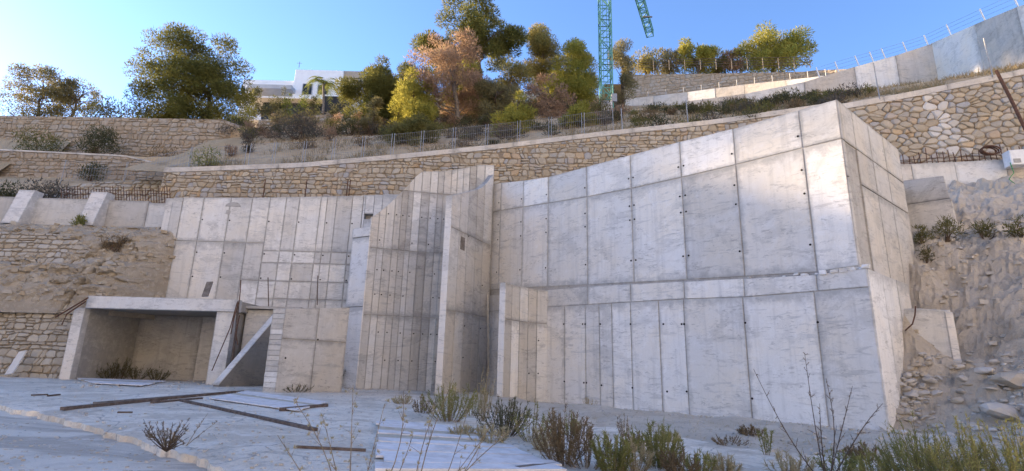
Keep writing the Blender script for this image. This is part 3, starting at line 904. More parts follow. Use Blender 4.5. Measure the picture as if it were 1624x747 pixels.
# diagonal stringer wall, towards the camera
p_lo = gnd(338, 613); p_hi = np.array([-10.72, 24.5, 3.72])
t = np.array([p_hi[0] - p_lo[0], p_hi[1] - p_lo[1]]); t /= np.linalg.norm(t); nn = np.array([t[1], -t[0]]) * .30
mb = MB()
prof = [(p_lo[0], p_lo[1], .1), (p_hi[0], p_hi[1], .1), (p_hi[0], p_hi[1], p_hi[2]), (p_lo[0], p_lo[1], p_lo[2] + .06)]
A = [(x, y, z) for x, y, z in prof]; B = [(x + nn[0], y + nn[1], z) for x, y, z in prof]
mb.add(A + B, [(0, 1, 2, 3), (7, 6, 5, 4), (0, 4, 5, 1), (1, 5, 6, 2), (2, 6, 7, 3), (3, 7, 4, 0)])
mb.build("stringer_wall", "concrete_shaded", pas)
mb = MB(); dz_ = np.array([0, 0, .05]); ex = np.r_[nn / .30 * .02, 0]
q = [np.array(A[3]) - ex, np.array(B[3]) + ex, np.array(B[2]) + ex, np.array(A[2]) - ex]
mb.hexa([v - dz_ + np.array([0, 0, .06]) for v in q] + [v + dz_ + np.array([0, 0, .03]) for v in q]); mb.build("stringer_cap", "concrete_end", pas)  # wall dark, cap pale: shaded side and lit top put into the colours
# boarded block F
blk = thing("wall_block", "tan concrete block with a board-marked end face right of the stair passage", "wall", (-8.4, 20, .3))
c0 = at(444, 560, 20.0)[:2]; cL = at(420.5, 560, 20.0)[:2] + np.array([0, .15]); c1 = at(549, 550, 22.5)[:2]
FF = Frame(c0, c1)
ft = lambda u: pl(u, [(0, at(450, 489, 20)[2]), (FF.L, at(550, 487, 22.5)[2])])
um = FF.hit(500, 550)[0]
fj = at(450, 537, 20)[2]
panels(FF, blk, [.012, um, FF.L], [.05, fj, ft], "concrete_warm", gap=.012)
FE = Frame(cL, c0)
n_b = 17
for k in range(n_b):
    z0 = lerp(.1, ft(0), k / n_b); z1 = lerp(.1, ft(0), (k + 1) / n_b) - .008
    mb = MB(); prism(FE, [(random.uniform(0, .02), z0), (FE.L - .01, z0), (FE.L - .01, z1), (random.uniform(0, .02), z1)], -.05, random.uniform(-.006, .006), mb, .006)
    mb.build("board_mark", random.choice(["concrete_left", "concrete_warm"]), blk)
mb = MB()
d = (c1 - c0); q = [c0 + FE.n * -.04 + FF.n * -.03, c1 + FF.n * -.03, c1 + (cL - c0), cL + FE.n * -.04]
mb.hexa([(x, y, .05) for x, y in q] + [(q[0][0], q[0][1], ft(0) - .02), (q[1][0], q[1][1], ft(FF.L) - .02), (q[2][0], q[2][1], ft(FF.L) - .02), (q[3][0], q[3][1], ft(0) - .02)])
mb.build("core", "concrete_old", blk)
tie_hole(FF, um + .08, fj + .05, blk); tie_hole(FF, .25, fj - .7, blk)

# ================================================================== LEFT PARAPET WITH BUTTRESSES
par = thing("parapet_wall", "low pale concrete parapet with two buttresses above the left rock face", "wall", (-24, 29, 8.7))
for i, (xa, xb) in enumerate([(-38, -31.4), (-31.38, -27.5), (-27.48, -23.2), (-23.18, -20.9), (-20.88, -18.95)]):
    bbox("panel", "concrete_warm" if i % 2 else "concrete_left", par, xa, xb, 29, 29.3, 8.5, 10.22 - (.1 if i == 4 else 0) - .02 * i)
for px0, px1 in ((20, 46), (137, 163)):
    a, b = at(px0, 325, 28.6)[0], at(px1, 325, 28.6)[0]
    mb = MB(); mb.hexa([(a, 28.2, 8.45), (b, 28.2, 8.45), (b, 29.02, 8.45), (a, 29.02, 8.45), (a, 28.75, 10.55), (b, 28.75, 10.55), (b, 29.35, 10.55), (a, 29.35, 10.55)])
    mb.build("buttress", "concrete_end", par)

# ================================================================== RIGHT: CONCRETE BLOCKS AND FOOTING
ft_ = thing("wall_footing", "long concrete footing beam under the right stone wall with rebar stubs", "footing", (23, 25, 12))
FH = Frame((18.9, 25.6), (33, 23.3))
z_a = lambda u: pl(u, [(0, at(1440, 262, 25.4)[2]), (7, at(1624, 252, 24.6)[2]), (14, at(1624, 252, 24.6)[2] + .6)])
hu = [-.5, 1.6, 3.6, 5.9, 8.3, 11, 14]
for i in range(len(hu) - 1):
    a, b = hu[i] + .01, hu[i + 1] - .01
    mb = MB(); prism(FH, [(a, 8.5), (b, 8.5), (b, z_a(b)), (a, z_a(a))], -.9, random.uniform(-.02, .02), mb, .012); mb.build("segment", ["concrete_far", "concrete_pale", "concrete_cool"][i % 3], ft_)
k1 = thing("concrete_abutment", "stepped grey concrete abutment block at the back of the tall wall's side", "block", (18, 21, 8))
FK = Frame(at(1452, 330, 21.0)[:2], at(1512, 330, 20.2)[:2]); 
ktop = FK.hit(1480, 281)[1]
FK2 = Frame(np.array(FK.P(FK.L, 0)[:2]), np.array(FK.P(FK.L, 0)[:2]) + np.array([1.2, .9]))
zc = FK.hit(1480, 318)[1]
mb = MB(); prism(FK, [(-.6, 6), (FK.L, 6), (FK.L, zc - .01), (-.6, zc - .01)], -2.5, 0, mb, .015); mb.build("lower_lift", "concrete_far", k1)
mb = MB(); prism(FK, [(-.6, zc + .01), (FK.L - .05, zc + .01), (FK.L - .12, ktop), (-.6, ktop + .1)], -2.5, -.03, mb, .015); mb.build("upper_lift", "concrete_old", k1)
k2 = thing("concrete_block", "buried concrete footing block poking out of the earth slope right of the tall wall", "block", (14, 17, 2))
FB = Frame(at(1418, 530, 17.1)[:2], at(1514, 530, 16.5)[:2])
b0, b1 = FB.hit(1450, 578)[1], FB.hit(1450, 490)[1]
mb = MB(); prism(FB, [(-.3, b0 - .6), (FB.L, b0 - .6), (FB.L, b1 - .05), (FB.L * .5, b1 + .02), (-.3, b1)], -1.4, 0, mb, .03); mb.build("body", "concrete_pale", k2)
mb = MB(); prism(FB, [(FB.L - .16, b0 - .3), (FB.L + .04, b0 - .3), (FB.L + .04, b1 - .12), (FB.L - .16, b1 - .1)], -.3, .04, mb, .02); mb.build("edge_strip", "concrete_end", k2)
mb = MB(); mb.tube([at(1452, 486, 16.7), at(1451, 500, 16.5), at(1447, 514, 16.45), at(1436, 524, 16.4)], .022, 5); mb.build("bent_bar", "rust", k2)

# ================================================================== STONE WALLS
def in_frame(px, py, m=4): return -m < px < 1624 + m and -m < py < 747 + m
def stone_poly_mesh(mb, poly, surf, gap, bulge, back=.12):
    P = tidy(inset(poly, gap), .012)
    if len(P) < 3: return False
    n = len(P)
    cu = sum(p[0] for p in P) / n; cv = sum(p[1] for p in P) / n
    o = random.uniform(-.02, .045)
    # round the corners a little by jitter
    P = [(cu + (p[0] - cu) * random.uniform(.93, 1.0), cv + (p[1] - cv) * random.uniform(.93, 1.0)) for p in P]
    k = random.uniform(.62, .8)
    tu, tv = random.uniform(-.12, .12), random.uniform(-.12, .12)
    vs = [surf(u, v, -back) for u, v in P] + [surf(u, v, o) for u, v in P]
    vs += [surf(cu + (u - cu) * k, cv + (v - cv) * k, o + bulge + tu * (u - cu) + tv * (v - cv)) for u, v in P]
    fs = []
    for l in range(2):
        for i in range(n):
            j = (i + 1) % n; fs.append((l * n + i, l * n + j, (l + 1) * n + j, (l + 1) * n + i))
    fs.append(tuple(2 * n + i for i in range(n)))
    mb.add(vs, fs); return True
def stone_cells(L, vmax, du, dv, bot, top, jit=.36):
    """jittered brick-bond seeds -> convex cells, clipped to bot(u) < v < top(u)"""
    nu = int(L / du) + 1; nv = int(vmax / dv) + 1
    S = {}
    for j in range(-1, nv + 1):
        for i in range(-1, nu + 1):
            if random.random() < .14: continue
            S[i, j] = ((i + .5 + (.5 if j % 2 else 0) + random.uniform(-jit, jit)) * du, (j + .5 + random.uniform(-jit, jit) * .9) * dv)
    asp = du / dv
    for (i, j), (u, v) in S.items():
        if not (0 <= i < nu and 0 <= j < nv): continue
        if v < bot(u) - dv or v > top(u) + dv: continue
        P = [(max(0, u - 1.5 * du), v - 1.5 * dv), (min(L, u + 1.5 * du), v - 1.5 * dv), (min(L, u + 1.5 * du), v + 1.5 * dv), (max(0, u - 1.5 * du), v + 1.5 * dv)]
        if P[1][0] - P[0][0] < .05: continue
        for dj in (-2, -1, 0, 1, 2):
            for di in (-2, -1, 0, 1, 2):
                if (di or dj) and (i + di, j + dj) in S:
                    a, b = S[i + di, j + dj]
                    nx, ny = (a - u) / asp ** 2, (b - v)     # anisotropic metric
                    P = clip_half(P, nx, ny, nx * (a + u) / 2 + ny * (b + v) / 2)
                    if len(P) < 3: break
            if len(P) < 3: break
        if len(P) < 3: continue
        t0, t1 = top(u - .1), top(u + .1); s = (t1 - t0) / .2
        P = clip_half(P, -s, 1, t0 - s * (u - .1))
        if len(P) < 3: continue
        b0, b1 = bot(u - .1), bot(u + .1); s = (b1 - b0) / .2
        P = clip_half(P, s, -1, -(b0 - s * (u - .1)))
        if len(P) < 3 or abs(area(P)) < .012: continue
        if area(P) < 0: P = P[::-1]
        Q = []
        for i_ in range(len(P)):
            p, q = P[i_], P[(i_ + 1) % len(P)]
            Q += [(lerp(p[0], q[0], .24), lerp(p[1], q[1], .24)), (lerp(p[0], q[0], .76), lerp(p[1], q[1], .76))]
        yield Q
def coursed_cells(L, vmax, du, dv, bot, top):
    rows = [min(bot(u) for u in np.linspace(0, L, 12)) - .05]
    while rows[-1] < vmax: rows.append(rows[-1] + dv * random.uniform(.65, 1.45))
    def wav(j, u): return rows[j] +   .45 * dv * n3(u * 1.1, j * 3.7, 0, 1.0) + .12 * dv * n3(u * 4, j * 9.1, 5, 1.0)
    for j in range(len(rows) - 1):
        u = -random.uniform(0, du)
        lean = 0.0
        while u < L:
            w = du * random.uniform(.45, 1.7); u1 = u + w; l2 = random.uniform(-.3, .3) * dv
            a0, b0 = max(0, u + lean), min(L, u1 + l2); a1, b1 = max(0, u - lean), min(L, u1 - l2)
            if b0 - a0 > .06 and b1 - a1 > .06:
                za, zb, zc, zd = wav(j, a0), wav(j, b0), wav(j + 1, b1), wav(j + 1, a1)
                parts = [[(a0, za), (b0, zb), (b1, zc), (a1, zd)]]
                if random.random() < .18 and (zd - za) > .75 * dv:
                    m0, m1 = lerp(za, zd, .5), lerp(zb, zc, .5)
                    parts = [[(a0, za), (b0, zb), (b0, m1), (a0, m0)], [(a0, m0), (b0, m1), (b1, zc), (a1, zd)]]
                for P in parts:
                    # knock the corners off
                    Q = []
                    for i in range(4):
                        p, q, r = P[i - 1], P[i], P[(i + 1) % 4]; k1, k2 = random.uniform(.06, .36), random.uniform(.06, .36)
                        Q += [(lerp(q[0], p[0], k1), lerp(q[1], p[1], k1)), (lerp(q[0], r[0], k2), lerp(q[1], r[1], k2))]
                    P = Q
                    cu = sum(p[0] for p in P) / 8
                    t0, t1 = top(cu - .1), top(cu + .1); sl = (t1 - t0) / .2
                    P = clip_half(P, -sl, 1, t0 - sl * (cu - .1))
                    if len(P) < 3: continue
                    b_0, b_1 = bot(cu - .1), bot(cu + .1); sl = (b_1 - b_0) / .2
                    P = clip_half(P, sl, -1, -(b_0 - sl * (cu - .1)))
                    if len(P) < 3 or abs(area(P)) < .01: continue
                    yield P if area(P) > 0 else P[::-1]
            u = u1; lean = l2
def stone_wall(parent, surf, L, vmax, du, dv, bot, top, mat, gap=.02, bulge=.035, nmax=300, visible=None, mat2=None, minpx=8, jit=.36):
    cells = list(coursed_cells(L, vmax, du, dv, bot, top) if jit < .4 else stone_cells(L, vmax, du, dv, bot, top, jit))
    sc = []
    for k, P in enumerate(cells):
        cu = sum(p[0] for p in P) / len(P); cv = sum(p[1] for p in P) / len(P)
        w = surf(cu, cv, 0); px, py = proj(w)
        a = abs(area(P)) * (F_PX / max(1, w[1])) ** 2
        ok = in_frame(px, py) and (visible is None or visible(px, py))
        sc.append((a if ok else 0, k, px, py))
    sc.sort(reverse=True)
    solo = set(k for a, k, _, _ in sc[:nmax] if a > minpx * minpx * .6)
    pp = {k: (px, py) for _, k, px, py in sc}
    rest = MB()
    for k, P in enumerate(cells):
        mt = mat2(*pp[k]) if mat2 else None
        if k in solo or mt:
            if k not in solo and not mt: continue
            mb = MB()
            if stone_poly_mesh(mb, P, surf, gap, bulge * random.uniform(.6, 1.4)): mb.build("stone", mt or mat, parent)
        else:
            stone_poly_mesh(rest, P, surf, gap, bulge * random.uniform(.6, 1.4))
    if rest.v: rest.build("small_stones", mat, parent, kind="stuff")
def poly_surf(plan, z0=0, batter=0.0, vref=0.0):
    """u along a plan polyline, v = height above z0, d towards the viewer; battered back with height"""
    plan = [np.array(p[:2], float) for p in plan]
    ds = [0]
    for i in range(len(plan) - 1): ds.append(ds[-1] + float(np.hypot(*(plan[i + 1] - plan[i]))))
    frs = [Frame(plan[i], plan[i + 1]) for i in range(len(plan) - 1)]
    def surf(u, v, d):
        i = 0
        while i < len(frs) - 1 and u > ds[i + 1]: i += 1
        return frs[i].P(u - ds[i], z0 + v, d - batter * (v - vref))
    return surf, ds[-1], ds
def wall_backing(parent, surf, L, bot, top, mat, n=60, d=-.03, name="mortar_core"):
    mb = MB(); vs = []; fs = []
    for i in range(n + 1):
        u = L * i / n
        vs += [surf(u, bot(u), d), surf(u, top(u), d), surf(u, top(u), d - .45)]
    for i in range(n):
        a = 3 * i; fs += [(a, a + 3, a + 4, a + 1), (a + 1, a + 4, a + 5, a + 2)]
    mb.add(vs, fs); return mb.build(name, mat, parent)
def coping(parent, surf, L, top, h, mat, segs, d0=-.45, d1=.04):
    for k in range(segs):
        mb = MB(); m = 4
        for q in range(m):
            a = L * (k + q / m) / segs; b = L * (k + (q + 1) / m) / segs
            if q == m - 1: b -= .015
            ta, tb = top(a), top(b)
            mb.hexa([surf(a, ta, d1), surf(b, tb, d1), surf(b, tb, d0), surf(a, ta, d0), surf(a, ta + h, d1), surf(b, tb + h, d1), surf(b, tb + h, d0), surf(a, ta + h, d0)])
        mb.build("coping", mat, parent)

# --- long stone wall, left/middle stretch
HLP = [p for p in H_PLAN if p[0] < 13] + [(17.6, h_y(17.6))]
hw = thing("stone_wall", "long rubble stone retaining wall with concrete coping running behind the concrete walls", "wall", (-2, 30, 9))
surf, L, ds = poly_surf(HLP, 0)
def xh(u): return surf(u, 0, 0)[0]
OCC = [(280, 318), (575, 312), (640, 300), (672, 274), (775, 264), (790, 290), (1000, 247), (1165, 205), (1265, 175), (1320, 158)]
stone_wall(hw, surf, L, 18, .36, .29, lambda u: 8.9 if xh(u) < 0 else 9.6, lambda u: h_top(xh(u)) - .32, "stone_tan", gap=.010, visible=lambda px, py: py < pl(px, OCC) and 285 < px < 1325)
wall_backing(hw, surf, L, lambda u: 8.6, lambda u: h_top(xh(u)) - .30, "mortar")
coping(hw, surf, L, lambda u: h_top(xh(u)) - .30, .30, "concrete_far", 11)
# steel strips in the wall's construction joints
for px in (421, 487, 552, 556):
    p0, p1 = at(px, 285, 29.85), at(px - 1, 314, 29.85)
    p1[0] = p0[0]
    mb = MB(); mb.bar(p0, p1, .05, .03); mb.build("joint_strip", "rust", hw)
# --- right stretch, bigger stones
HRP = [(17.62, h_y(17.62)), (18.7, 27), (27, 25), (36, 23.2)]
hr = thing("stone_wall", "tall rubble stone wall of big tan boulders above the earth slope at the right edge", "wall", (24, 25.6, 12))
surfR, LR, _ = poly_surf(HRP, 0, .05, 12.0)
def xr(u): return surfR(u, 0, 0)[0]
def white_band(px, py):
    c = 1478 + (py - 150) * .38
    w = 13 + (py - 150) * .16
    return "stone_white" if abs(px - c) < w and 135 < py < 245 and random.random() < .85 else None
stone_wall(hr, surfR, LR, 22, .43, .32, lambda u: 11.6, lambda u: h_top(xr(u)) - .4, "stone_tan", gap=.006, bulge=.06, visible=lambda px, py: px > 1330, mat2=white_band, jit=.5)
wall_backing(hr, surfR, LR, lambda u: 10, lambda u: h_top(xr(u)) - .38, "mortar")
coping(hr, surfR, LR, lambda u: h_top(xr(u)) - .38, .34, "concrete_far", 6)

# --- left foreground rubble wall (battered)
gl = thing("stone_wall", "battered rubble stone wall at the left edge beside the open bay", "wall", (-24, 24, .4))
surfG, LG, _ = poly_surf([(-38, 24.6), (-19.24, 23.93)], .35, .24)
gtop = lambda u: pl(u, [(0, 3.95), (LG, 3.85)])
stone_wall(gl, surfG, LG, 4.3, .34, .25, lambda u: 0, gtop, "stone_pale", gap=.014, bulge=.03, visible=lambda px, py: px < 150 - max(0, (py - 480)) * .35)
wall_backing(gl, surfG, LG, lambda u: -.3, gtop, "mortar_pale")
coping(gl, surfG, LG, gtop, .09, "concrete_far", 5)
# --- rock face above it
ROCKP = [(24.5, 3.3), (24.7, 4.2), (25.0, 4.5), (25.35, 5.2), (25.6, 5.75), (26.2, 6.05), (26.45, 6.6), (26.75, 7.4), (27.3, 7.9), (28.2, 8.35), (29.1, 8.65)]
def rock_fn(u, v):
    x = lerp(-40, -17.75, u)
    k = v * (len(ROCKP) - 1); i = min(int(k), len(ROCKP) - 2)
    y = lerp(ROCKP[i][0], ROCKP[i + 1][0], k - i); z = lerp(ROCKP[i][1], ROCKP[i + 1][1], k - i)
    r = .6 * max(0, min(1, (x + 21.8) / 1.2))
    a = .30 * fbm(x, z * 1.3, y, .7, 5) + .22 * (abs(fbm(x * 1.1, z * .6, 5, 1.5, 3)) - .1)
    q = z * 1.9 + 1.5 * fbm(x, y, 1, .4, 2); a += .20 * (q - math.floor(q) - .5) * (.5 + r)
    c = math.exp(-((x + 20.35 - .35 * (z - 4.5)) / .07) ** 2) * .6 if z < 5.9 else 0
    a += .30 * cellrock(x, y, z * 1.3, .9) + .14 * cellrock(x, y + 3, z * 1.3, 2.3)
    w = min(1, v * 5) * min(1, (1 - v) * 6 + .15)
    y2 = y + w * (-a * 1.3 - .55 * r * math.sin(min(1, v * 1.3) * math.pi)) + c
    e = max(0, min(1, (x + 19.3) / 1.4)); y2 = lerp(y2, 27.7, e * e) if y2 < 27.7 else y2
    return (x, y2, z + w * .2 * fbm(x + 4, y, z, 1.1, 4))
structure(grid_mesh("rock_face", rock_fn, 240, 84, "rock_face", smooth=False))
gu = thing("stone_wall", "weathered low rubble wall set on the rock below the left parapet", "wall", (-25, 26.6, 6))
surfU, LU, _ = poly_surf([(-38, 25.9), (-21.3, 25.85)], 5.75, .42)
utop = lambda u: pl(u, [(0, 1.9), (LU - 2.5, 1.8), (LU - 1, 1.5), (LU, .9)])
ubot = lambda u: .1 * math.sin(u * 1.3)
stone_wall(gu, surfU, LU, 2.4, .36, .25, ubot, utop, "stone_pale", gap=.016, bulge=.035)
wall_backing(gu, surfU, LU, lambda u: -.2, utop, "mortar_pale")
# --- terrace walls on the left
tl = thing("stone_wall", "low terrace of rubble stone directly behind the left parapet", "wall", (-24, 32, 10.5))
surfT, LT, _ = poly_surf([(-40, 31.4), (-19.0, 31.2)], 10.0, .55)
ttop = lambda u: pl(u, [(0, 1.2), (9.5, 1.4), (12, 2.3), (16, 2.75), (LT, 2.7)])
stone_wall(tl, surfT, LT, 3.0, .42, .30, lambda u: 0, ttop, "stone_pale", gap=.02, bulge=.04, nmax=200, visible=lambda px, py: 90 < px < 292 and py < 312)
wall_backing(tl, surfT, LT, lambda u: -.2, ttop, "mortar_pale")
tm = thing("stone_wall", "middle terrace of weathered stone below the tall left terrace wall", "wall", (-32, 36, 13.8))
surfM, LM, _ = poly_surf([(-60, 36.0), (-22, 35.2)], 13.2, .1)
mtop = lambda u: pl(u, [(0, 2.75), (20, 2.6), (LM - 6, 2.2), (LM, .9)])
stone_wall(tm, surfM, LM, 3.2, .46, .32, lambda u: .0, mtop, "stone_far", gap=.016, nmax=0)
wall_backing(tm, surfM, LM, lambda u: -.4, mtop, "mortar_pale")
coping(tm, surfM, LM, mtop, .12, "concrete_far", 8)
tt = thing("stone_wall", "tall terrace wall of small tan stones below the big pine on the left skyline", "wall", (-32, 40, 17))
surfW, LW, dsW = poly_surf([(-64, 40.0), (-24.0, 39.7), (-20.6, 42.5)], 16.4, .06)
zw = at(200, 190, 40)[2] - 16.4
wtop = lambda u: pl(u, [(0, zw), (dsW[1], at(358, 189, 39.9)[2] - 16.4), (LW, at(402, 212, 42)[2] - 16.4)])
stone_wall(tt, surfW, LW, 5.0, .46, .34, lambda u: 0, wtop, "stone_far", gap=.016, nmax=0)
wall_backing(tt, surfW, LW, lambda u: -.4, wtop, "mortar_pale")
# --- far stone wall on the right skyline
fw = thing("stone_wall", "distant reddish stone terrace wall under the skyline pines right of the crane", "wall", (22, 66, 30))
fplan = [at(985, 130, 70)[:2], at(1290, 120, 62)[:2], at(1375, 110, 58)[:2], at(1420, 108, 57)[:2]]
surfF, LF, dsF = poly_surf(fplan, 0, .12, 28.0)
ftop_pts = [(0, at(985, 109, 70.2)[2]), (dsF[1], at(1290, 105, 62.2)[2]), (dsF[2], at(1375, 101, 58)[2]), (LF, at(1420, 100, 57)[2])]
fbot_pts = [(0, at(985, 162, 70)[2]), (dsF[1], at(1290, 140, 62)[2]), (LF, at(1420, 130, 57)[2])]
stone_wall(fw, surfF, LF, 60, .75, .5, lambda u: pl(u, fbot_pts), lambda u: pl(u, ftop_pts), "stone_far", gap=.02, nmax=0)
wall_backing(fw, surfF, LF, lambda u: pl(u, fbot_pts) - .6, lambda u: pl(u, ftop_pts), "mortar_pale")

# ================================================================== CONCRETE RAMP WALLS (upper right)
def ramp_wall(label, pts, mats, thick=.35):
    """pts: (px, py_top, py_bottom, Y)"""
    t = thing("ramp_wall", label, "wall", at(pts[0][0], pts[0][2], pts[0][3]))
    for i in range(len(pts) - 1):
        (xa, ta, ba, Ya), (xb, tb, bb, Yb) = pts[i], pts[i + 1]
        A, B = at(xa, ta, Ya), at(xb, tb, Yb); A2, B2 = at(xa, ba, Ya), at(xb, bb, Yb)
        fr = Frame(A[:2], B[:2]); n = max(1, int(round(fr.L / 4.5)))
        for k in range(n):
            u0, u1 = fr.L * k / n + .012, fr.L * (k + 1) / n - .012
            zt0, zt1 = lerp(A[2], B[2], k / n), lerp(A[2], B[2], (k + 1) / n)
            zb0, zb1 = lerp(A2[2], B2[2], k / n), lerp(A2[2], B2[2], (k + 1) / n)
            mb = MB(); prism(fr, [(u0, zb0 - .8), (u1, zb1 - .8), (u1, zt1), (u0, zt0)], -thick, random.uniform(-.01, .01), mb, .02)
            mb.build("panel", mats[(i + k) % len(mats)], t)
    return t
ramp_wall("long thin pale concrete wall at the foot of the distant stone terrace", [(985, 158, 166, 66), (1090, 146, 158, 62), (1180, 134, 150, 58), (1320, 119, 140, 52)], ["concrete_far", "concrete_left"])
RAMP = [(1085, 161, 170, 42), (1180, 149, 163, 41.6), (1275, 130, 156, 41.2), (1355, 106, 152, 40.8), (1420, 88, 148, 40.4), (1479, 69, 134, 40)]
ramp_wall("grey concrete ramp wall with fence posts climbing to the right above the stone wall", RAMP, ["concrete_far", "concrete_pale"])
RAMP2 = [(1476, 69, 134, 40.1), (1545, 39, 118, 35.2), (1612, 11, 106, 31.2), (1700, -16, 90, 28)]
ramp_wall("high sunlit concrete ramp wall at the top right corner", RAMP2, ["concrete_end", "concrete_far"])

# ================================================================== VEGETATION HELPERS
def unit(v): return v / (np.linalg.norm(v, axis=-1, keepdims=True) + 1e-9)
def leaf_tris(C, D, L, W):
    """C centres (n,3), D directions (n,3), L lengths, W widths -> (3n,3)"""
    n = len(C)
    r = unit(rng.normal(size=(n, 3))); S = unit(np.cross(D, r))
    L = np.broadcast_to(L, (n,))[:, None]; W = np.broadcast_to(W, (n,))[:, None]
    V = np.empty((n, 3, 3))
    V[:, 0] = C - S * W / 2; V[:, 1] = C + S * W / 2; V[:, 2] = C + D * L
    return V.reshape(-1, 3)
def crown_leaves(centers, radii, n, L, W, up=.35, flat=.75):
    """tufts of needles spread through clump balls"""
    centers = np.asarray(centers); radii = np.asarray(radii)
    w = radii ** 2; idx = rng.choice(len(centers), n, p=w / w.sum())
    d = unit(rng.normal(size=(n, 3)))
    rr = rng.random(n) ** .45
    off = d * rr[:, None] * radii[idx][:, None]; off[:, 2] *= flat
    C = centers[idx] + off
    D = unit(d * .8 + rng.normal(size=(n, 3)) * .5 + np.array([0, 0, up]))
    return leaf_tris(C, D, L * rng.uniform(.6, 1.3, n), W * rng.uniform(.7, 1.3, n))
def limb(mb, a, b, r0, r1, bend=.12, n=5, k=5):
    a = np.array(a, float); b = np.array(b, float); L = np.linalg.norm(b - a)
    j = rng.normal(size=3) * L * bend
    pts = [a + (b - a) * t + j * math.sin(math.pi * t) + np.array([0, 0, .06 * L * math.sin(math.pi * t)]) for t in np.linspace(0, 1, k)]
    mb.tube(pts, [lerp(r0, r1, t) for t in np.linspace(0, 1, k)], n)
def tree(name, label, box, Y, mat, dens=1.0, base=None, bark="bark", shape="round", nclump=60, lean=0, leaf=(.25, .08), group=None, clump=.17, cat="tree", base_z=None):
    """box = photo bounds of the crown (x0, x1, y_top, y_bottom); stands on the terrain at distance Y"""
    x0, x1, y0, y1 = box
    cx = (x0 + x1) / 2
    bx = base if base is not None else cx
    T = at(cx, y0, Y); Bc = at(cx, y1, Y)
    W = at(x1, (y0 + y1) / 2, Y)[0] - at(x0, (y0 + y1) / 2, Y)[0]
    H = T[2] - Bc[2]
    gx = at(bx, y1, Y)[0]; gz = hill_z(gx, Y) if base_z is None else base_z
    t = thing(name, label, cat, (gx, Y, gz), group)
    mid = np.array([(T[0] + Bc[0]) / 2, Y, (T[2] + Bc[2]) / 2])
    # clumps
    cs = []; rs = []; lobes = []
    nl = max(6, int(nclump / 6))
    while len(lobes) < nl:
        q = rng.uniform(-1, 1, 3); zz = q[2]; hr_ = math.hypot(q[0], q[1])
        pr = math.sqrt(max(0, 1 - ((zz + .3) / 1.3) ** 2)) if zz > -.3 else 1 - .30 * ((-.3 - zz) / .7) ** 2
        if shape == "round": pr = math.sqrt(1 - zz * zz)
        if shape == "cone": pr = .95 * (1 - zz) / 2 + .1
        if shape == "spread" and zz < -.5: continue
        if hr_ > pr or (hr_ < .35 * pr and rng.random() < .5): continue
        lr = rng.uniform(.22, .38) * (1 if shape != "cone" else .4 + .6 * (1 - zz) / 2)
        if any(np.linalg.norm(q - l[0]) < .45 * (lr + l[1]) for l in lobes) and rng.random() < .8: continue
        lobes.append((q * (1 - lr * .75), lr))
    while len(cs) < nclump:
        lq, lr = lobes[rng.integers(nl)]
        d = unit(rng.normal(size=3)); d[2] = d[2] * .7 + .15
        q = lq + d * lr * rng.uniform(.45, 1.0)
        if rng.random() < .5:
            while True:
                q = rng.uniform(-1, 1, 3); zz = q[2]; hr_ = math.hypot(q[0], q[1])
                pr = math.sqrt(max(0, 1 - ((zz + .3) / 1.3) ** 2)) if zz > -.3 else 1 - .30 * ((-.3 - zz) / .7) ** 2
                if shape == "cone": pr = .95 * (1 - zz) / 2 + .1
                if hr_ < pr * .88 and zz < .85: break
        cr = clump * .95 * math.sqrt(W * H) * rng.uniform(.55, 1.15)
        c = mid + np.array([q[0] * W / 2, q[1] * W / 2 * .85, q[2] * H / 2])
        cs.append(c); rs.append(cr)
    cs = np.array(cs); rs = np.array(rs)
    n = int(dens * W * H * 330 * (.3 * .1) / (leaf[0] * leaf[1]))
    n = min(n, 60000)
    tri_mesh("crown", crown_leaves(cs, rs, n, leaf[0], leaf[1]), mat, t)
    # trunk and limbs
    r0 = max(.09, .022 * (T[2] - gz) + .03)
    top = np.array([mid[0], Y, lerp(Bc[2], T[2], .75)])
    mb = MB()
    k = 7
    wob = rng.normal(size=(k, 3)) * .06 * W * np.array([1, 1, 0]) * np.linspace(0, 1, k)[:, None]
    pts = [np.array([gx, Y, gz - .3]) * (1 - s) + top * s + wob[i] for i, s in enumerate(np.linspace(0, 1, k))]
    mb.tube(pts, [lerp(r0, r0 * .3, s) for s in np.linspace(0, 1, k)], 7)
    mb.build("trunk", bark, t, smooth=True)
    lm = MB()
    for c in cs[rng.permutation(len(cs))[:min(len(cs), 22)]]:
        zc = c[2] - rng.uniform(.1, .25) * H
        s = np.clip((zc - gz) / (top[2] - gz), .12, .95)
        i = s * (k - 1); a = int(i); p = pts[a] * (1 - (i - a)) + pts[min(a + 1, k - 1)] * (i - a)
        limb(lm, p, c, r0 * .33 * (1.1 - s * .6), r0 * .06)
    lm.build("limbs", bark, t)
    return t
